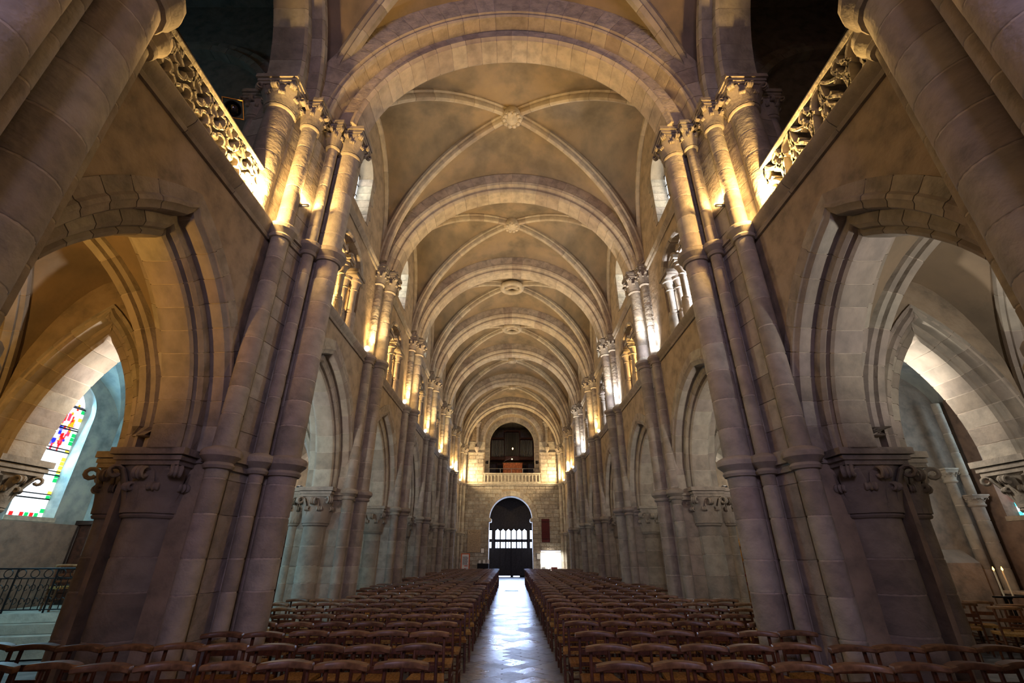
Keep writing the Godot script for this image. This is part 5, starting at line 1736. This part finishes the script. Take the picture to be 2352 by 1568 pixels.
# ---------------------------------------------------------------- spotlights on the piers
func pier_lamps() -> void:
	for sx in [-1.0, 1.0]:
		for k in range(1, 7):
			var cool: bool = sx > 0 and k in [1, 2, 4]
			var D: float = DZ[k]
			var e := [2.6, 2.4, 2.2, 2.2, 2.2, 3.0][k - 1] as float
			if cool:
				e *= 1.15
			var l := thing("spot_lamp", "%s ball spotlight on the ring of the %s %s" % ["white" if cool else "warm", "left" if sx < 0 else "right", ("nave pier, %s beyond the crossing" % ORD[k - 1]) if k < 6 else "half pier by the west wall"], "lamp", V(sx * 4.16, 6.95, D - 0.6), "pier spotlights")
			var g := Geo.new()
			g.sphere(Vector3(0, 0.1, 0), Vector3(0.075, 0.085, 0.075), 10)
			part(l, "lamp_bulb", g.mesh(60.0), M.glow_ball)
			part(l, "bracket", block_mesh(Vector3(0.04, 0.06, 0.1), 0.008), M.steel, Transform3D(Basis(), Vector3(sx * 0.02, 0.02, -0.04)))
			var col := COOL if cool else WARM
			spot(l, "light", Vector3(-sx * 0.16, 0.14, 0.08), Vector3(-sx * 0.14, 2.3, -0.45), col, e * 2.4, 40, 0.06, 1.0)
			spot(l, "wash", Vector3(-sx * 0.2, 0.12, 0.14), Vector3(-sx * 0.1, 0.9, -0.6), col, e * 0.2, 80, 0.06, 0.6)
			spot(l, "vault_light", Vector3(-sx * 0.16, 0.2, 0.05), Vector3(-sx * 4.4, 6.6, -0.2) if k < 5 else (Vector3(-sx * 3.6, 2.4, -0.9) if k == 6 else Vector3(-sx * 4.3, 0.4, -6.2)), Color(1.0, 0.87, 0.66), 10.0 if k < 5 else (22.0 if k == 5 else 20.0), 52 if k < 5 else (46 if k == 5 else 72), 0.1, 1.0)


# ---------------------------------------------------------------- floor
func floors() -> void:
	var f := structure("floor", "stone floor of the nave, crossing and aisles")
	boxpart(f, "slab", V(-11.6, -0.3, 42.5), V(11.6, -0.02, -9.5), M.floor)
	# diagonal pavers down the middle
	var s := 0.47
	var dg := s * sqrt(2.0)
	var m := block_mesh(Vector3(s - 0.018, 0.04, s - 0.018), 0.008)
	var n := 0
	var far := []
	for i in 100:
		for j in range(-2, 3):
			for h in 2:
				var x := (j + 0.5 * h) * dg
				var d := 4.6 + (i * 0.5 * 2 + h) * dg * 0.5
				if absf(x) > 1.0 or d > 40.4:
					continue
				var t := Transform3D(Basis(Vector3.UP, PI / 4) * Basis(Vector3.RIGHT, rng.randf_range(-0.0025, 0.0025)) * Basis(Vector3.BACK, rng.randf_range(-0.0025, 0.0025)), V(x, -0.019 + rng.randf_range(-0.0015, 0.0015), d))
				if n < 300:
					part(f, "paving_tile", m, M["tile_%d" % rng.randi_range(0, 3)], t)
				else:
					far.append(t)
				n += 1
	if far.size():
		var mm := MultiMesh.new()
		mm.transform_format = MultiMesh.TRANSFORM_3D
		mm.mesh = m
		mm.instance_count = far.size()
		for i in far.size():
			mm.set_instance_transform(i, far[i])
		var o := MultiMeshInstance3D.new()
		o.name = "far_paving"
		o.multimesh = mm
		o.material_override = M.tile_1
		o.set_meta("kind", "stuff")
		f.add_child(o)
	# large slabs under the chairs, straight courses
	for sx in [-1.0, 1.0]:
		for i in 14:
			for j in 4:
				var w := 0.98
				var x: float = sx * (1.02 + 0.5 * w + w * j + (0.3 if i % 2 else 0.0))
				part(f, "floor_slab", block_mesh(Vector3(w - 0.012, 0.04, 0.74), 0.006), M["tile_%d" % [1, 3, 1, 0][rng.randi_range(0, 3)]], Transform3D(Basis(), V(x, -0.021, 4.6 + 0.752 * i))) if absf(x) < 5.0 else null
	var v := thing("floor_grate", "square iron heating grate set in the aisle floor", "grate", V(-0.02, 0.0, 26.1))
	for k in 9:
		part(v, "slat", block_mesh(Vector3(0.66, 0.012, 0.03), 0.003), M.iron, Transform3D(Basis(), Vector3(0, 0.008, -0.28 + 0.07 * k)))
	for e in [-1, 1]:
		part(v, "frame", block_mesh(Vector3(0.04, 0.014, 0.66), 0.003), M.iron, Transform3D(Basis(), Vector3(e * 0.36, 0.009, 0)))


func choir() -> void:
	var w := structure("wall_east", "choir walls behind the viewer")
	var g := Geo.new()
	for sx in [-1.0, 1.0]:
		g.box(V(minf(sx * 4.6, sx * 4.9), 0, 0.88), V(maxf(sx * 4.6, sx * 4.9), 14.4, -9.0))
	g.box(V(-4.9, 14.2, 2.1), V(4.9, 14.5, -9.0))
	part(w, "wall_face", g.mesh(20.0), M.plaster)
	var ge := Geo.new()
	slab_into(ge, func(t: float, y: float, s: float) -> Vector3: return V(s, y, t), -9.0, -9.6, -4.9, 4.9, 0.0, 14.4, [[-2.6, 0.8, 4.0, 8.5, 0.8], [0.0, 0.8, 4.0, 9.0, 0.8], [2.6, 0.8, 4.0, 8.5, 0.8]])
	part(w, "east_wall", ge.mesh(25.0), M.plaster)
	for k in 3:
		var win := structure("window_%d" % (41 + k), "%s choir window of violet stained glass" % ["left", "middle", "right"][k])
		var x := -2.6 + 2.6 * k
		var gp := Geo.new()
		gp.box(V(x - 0.8, 4.0, -9.4), V(x + 0.8, 9.9, -9.45))
		part(win, "window_pane", gp.mesh(), M.glow_choir)
		area(win, "window_light", V(x, 6.6, -9.3), V(x * 0.5, 4.0, 8.0), Vector2(1.5, 4.8), Color(0.90, 0.83, 1.0), 26.0)


# ---------------------------------------------------------------- chairs
func chair_parts(tone: int) -> Array:   # [name, mesh, material]; the sitter faces +z
	var key := "chair"
	if not cache.has(key):
		var L := []
		# woven rush seat: four fields meeting in the middle
		var g := Geo.new()
		var c := [Vector3(-0.19, 0.45, -0.19), Vector3(0.19, 0.45, -0.19), Vector3(0.225, 0.45, 0.2), Vector3(-0.225, 0.45, 0.2)]
		var mid := Vector3(0, 0.438, 0.0)
		for i in 4:
			var a: Vector3 = c[i]
			var b: Vector3 = c[(i + 1) % 4]
			for j in 4:   # ridges of the weave
				var p := a.lerp(mid, j / 4.0)
				var q := b.lerp(mid, j / 4.0)
				var p2 := a.lerp(mid, (j + 1) / 4.0)
				var q2 := b.lerp(mid, (j + 1) / 4.0)
				var lift := Vector3(0, 0.006, 0)
				g.quad(p, q, q.lerp(q2, 0.5) + lift, p.lerp(p2, 0.5) + lift)
				g.quad(p.lerp(p2, 0.5) + lift, q.lerp(q2, 0.5) + lift, q2, p2)
			g.quad(a, b, b - Vector3(0, 0.04, 0), a - Vector3(0, 0.04, 0))
		g.quad(c[0] - Vector3(0, 0.04, 0), c[1] - Vector3(0, 0.04, 0), c[2] - Vector3(0, 0.04, 0), c[3] - Vector3(0, 0.04, 0))
		L.append(["seat", g.mesh(20.0), "rush"])
		# top rail: a broad curved board that wraps forward at its ends
		g = Geo.new()
		var out := PackedVector2Array()
		var n := 10
		for i in n + 1:
			var u := -1.0 + 2.0 * i / n
			out.append(Vector2(u * 0.236, -0.25 + 0.085 * u * u))
		for i in n + 1:
			var u := 1.0 - 2.0 * i / n
			out.append(Vector2(u * 0.241, -0.14 + 0.085 * u * u - 0.035 * pow(u, 6)))
		var ins := PackedVector2Array()
		for q in out:
			ins.append(Vector2(q.x * 0.97, (q.y + 0.19) * 0.86 - 0.19))
		var ys := [[ins, 0.828], [out, 0.838], [out, 0.866], [ins, 0.878]]
		var dip := func(x: float) -> float: return -0.014 * pow(x / 0.24, 2)
		for k in 3:
			var lo: PackedVector2Array = ys[k][0]
			var hi: PackedVector2Array = ys[k + 1][0]
			for i in out.size():
				var j := (i + 1) % out.size()
				g.quad(Vector3(lo[i].x, ys[k][1] + dip.call(lo[i].x), lo[i].y), Vector3(lo[j].x, ys[k][1] + dip.call(lo[j].x), lo[j].y), Vector3(hi[j].x, ys[k + 1][1] + dip.call(hi[j].x), hi[j].y), Vector3(hi[i].x, ys[k + 1][1] + dip.call(hi[i].x), hi[i].y))
		for e in [ys[0], ys[3]]:
			for i in n:
				var p: PackedVector2Array = e[0]
				var j := 2 * n + 1 - i
				g.quad(Vector3(p[i].x, e[1] + dip.call(p[i].x), p[i].y), Vector3(p[i + 1].x, e[1] + dip.call(p[i + 1].x), p[i + 1].y), Vector3(p[j - 1].x, e[1] + dip.call(p[j - 1].x), p[j - 1].y), Vector3(p[j].x, e[1] + dip.call(p[j].x), p[j].y))
		L.append(["arm_rail", g.mesh(40.0), "rail_wood"])
		for e in [-1, 1]:
			g = Geo.new()
			g.bar(Vector3(e * 0.185, 0.0, -0.2), Vector3(e * 0.18, 0.46, -0.185), 0.034, 0.034)
			g.bar(Vector3(e * 0.18, 0.44, -0.185), Vector3(e * 0.172, 0.84, -0.205), 0.034, 0.03)
			L.append(["back_post", g.mesh(20.0), "chair_wood"])
			g = Geo.new()
			g.bar(Vector3(e * 0.205, 0.0, 0.175), Vector3(e * 0.205, 0.45, 0.17), 0.036, 0.036)
			L.append(["leg", g.mesh(20.0), "chair_wood"])
			g = Geo.new()
			g.bar(Vector3(e * 0.19, 0.16, -0.195), Vector3(e * 0.205, 0.16, 0.175), 0.02, 0.02, Vector3.UP)
			g.bar(Vector3(e * 0.19, 0.29, -0.19), Vector3(e * 0.205, 0.29, 0.175), 0.02, 0.02, Vector3.UP)
			L.append(["side_stretcher", g.mesh(20.0), "chair_wood"])
		for y in [[0.66, 0.06], [0.54, 0.04]]:
			g = Geo.new()
			g.bar(Vector3(-0.178, y[0], -0.196), Vector3(0.178, y[0], -0.196), 0.018, y[1], Vector3(0, 0, 1))
			L.append(["back_slat", g.mesh(20.0), "chair_wood"])
		g = Geo.new()
		g.bar(Vector3(-0.205, 0.22, 0.175), Vector3(0.205, 0.22, 0.175), 0.022, 0.022, Vector3.UP)
		L.append(["front_stretcher", g.mesh(20.0), "chair_wood"])
		g = Geo.new()
		g.bar(Vector3(-0.185, 0.2, -0.195), Vector3(0.185, 0.2, -0.195), 0.022, 0.022, Vector3.UP)
		L.append(["rear_stretcher", g.mesh(20.0), "chair_wood"])
		cache[key] = L
	var r := []
	for e in cache[key]:
		r.append([e[0], e[1], M["%s_%d" % [e[2], tone]]])
	return r


var chair_first := {}


func chair(label: String, group: String, at: Vector3, turn: float, tone: int) -> void:
	var o: Node3D
	if not chair_first.has(tone):
		o = thing("prayer_chair", label, "chair", at, group)
		for e in chair_parts(tone):
			part(o, e[0], e[1], e[2])
		chair_first[tone] = o
	else:
		o = chair_first[tone].duplicate()
		o.name = numbered("prayer_chair")
		add_child(o)
		o.position = at
		o.set_meta("label", label)
		o.set_meta("group", group)
	o.rotation.y = turn


func chairs() -> void:
	rng.seed = 77
	var count := 0
	var far := []
	for row in 31:
		var dr := 4.82 + 0.868 * row
		var d := dr - 0.2
		var most := 6
		if row < 2:
			most = 10
		elif dr > 8.3 and dr < 11.0:
			most = 8
		elif row > 4:
			for k in range(1, 6):
				if dr > DZ[k] + 0.9 and dr < DZ[k + 1] - 0.9:
					most = 7
		for sx in [-1.0, 1.0]:
			for k in most:
				var x: float = sx * (0.99 + 0.503 * k + rng.randf_range(-0.02, 0.02))
				if row >= 11 and row < 31 and rng.randf() < 0.02:
					continue
				var turn := rng.randf_range(-0.07, 0.07) * (1.5 if row < 3 else 1.0)
				var at := V(x, 0.0, d + rng.randf_range(-0.07, 0.07))
				var tone := rng.randi_range(0, 2)
				if count < 300:
					chair("rush-seated wooden prayer chair, %s block, %s row, %s from the aisle" % ["left" if sx < 0 else "right", ORD[row], ORD[k]], "prayer chairs in the nave", at, turn, tone)
					count += 1
				else:
					far.append(Transform3D(Basis(Vector3.UP, turn), at))
	# rows too far back to be told apart one by one
	var arr := {}
	for e in chair_parts(0):
		if not arr.has(e[2]):
			arr[e[2]] = SurfaceTool.new()
			arr[e[2]].begin(Mesh.PRIMITIVE_TRIANGLES)
		arr[e[2]].append_from(e[1], 0, Transform3D())
	var mesh := ArrayMesh.new()
	for m in arr:
		arr[m].commit(mesh)
		mesh.surface_set_material(mesh.get_surface_count() - 1, m)
	var mm := MultiMesh.new()
	mm.transform_format = MultiMesh.TRANSFORM_3D
	mm.mesh = mesh
	mm.instance_count = far.size()
	for i in far.size():
		mm.set_instance_transform(i, far[i])
	var o := MultiMeshInstance3D.new()
	o.name = "far_prayer_chairs"
	o.multimesh = mm
	add_child(o)
	o.set_meta("kind", "stuff")
	o.set_meta("label", "farthest rows of brown prayer chairs near the west door")
	o.set_meta("category", "chairs")
	# chairs in the two chapels
	var lc := [[-9.05, 11.0, 1.2], [-8.6, 11.25, 1.3], [-9.6, 10.95, 1.15], [-8.25, 11.5, 1.4]]
	for i in lc.size():
		chair("chair on the raised left chapel floor, %s from the railing" % ["second", "third", "nearest", "farthest"][i], "chairs in the left chapel", V(lc[i][0], 0.652, lc[i][1]), lc[i][2], i % 3)
	var rc := [[8.3, 9.9], [8.9, 10.3], [9.0, 9.55], [9.5, 9.9], [10.1, 9.6], [9.75, 9.0], [10.45, 9.1], [8.5, 10.6], [9.5, 10.6], [10.5, 8.5]]
	for i in rc.size():
		chair("dark chair turned away in the right chapel, %s of the loose group" % ORD[i], "chairs in the right chapel", V(rc[i][0], 0.0, rc[i][1]), PI - 0.5 + rng.randf_range(-0.15, 0.15), i % 3)


# ---------------------------------------------------------------- everything
func _ready() -> void:
	rng.seed = 11
	var cam := Camera3D.new()
	cam.name = "camera"
	cam.fov = 74.554
	cam.near = 0.05
	cam.far = 200.0
	cam.position = Vector3(0, 1.75, 0)
	cam.rotation = Vector3(deg_to_rad(25.237), 0, 0)
	add_child(cam)
	cam.current = true
	var e := Environment.new()
	e.background_mode = Environment.BG_COLOR
	e.background_color = Color(0.0, 0.0, 0.0)
	e.tonemap_mode = Environment.TONE_MAPPER_LINEAR
	e.tonemap_exposure = 1.35
	e.sdfgi_enabled = true
	e.ssao_enabled = true
	e.ssil_enabled = true
	var we := WorldEnvironment.new()
	we.name = "world"
	we.environment = e
	add_child(we)
	make_materials()
	glow("glow_warm", Color(1.0, 0.84, 0.55), 6.0)
	glow("glow_cool", Color(0.97, 0.97, 1.0), 6.0)
	glow("glow_ball", Color(1.0, 0.97, 0.9), 3.0)
	glow("glow_flood", Color(1.0, 0.85, 0.55), 6.0)
	glow("glow_bracket", Color(1.0, 0.93, 0.75), 2.0)
	glow("glow_window", Color(0.93, 0.97, 1.0), 2.2)
	glow("glow_slit", Color(0.85, 0.95, 1.0), 1.6)
	glow("glow_door", Color(0.86, 0.91, 1.0), 2.6)
	glow("glow_tube", Color(1.0, 0.98, 0.93), 5.0)
	glow("glow_choir", Color(0.75, 0.7, 1.0), 0.6)
	glow("flame", Color(1.0, 0.72, 0.32), 8.0)
	glass_mat("glass_left", stained(5, true), 1.9)
	glass_mat("glass_right", stained(17, false), 2.0)
	floors()
	choir()
	nave()
	crossing()
	aisles()
	west_end()
	pier_lamps()
	left_chapel()
	right_chapel()
	aisle_furniture()
	chairs()
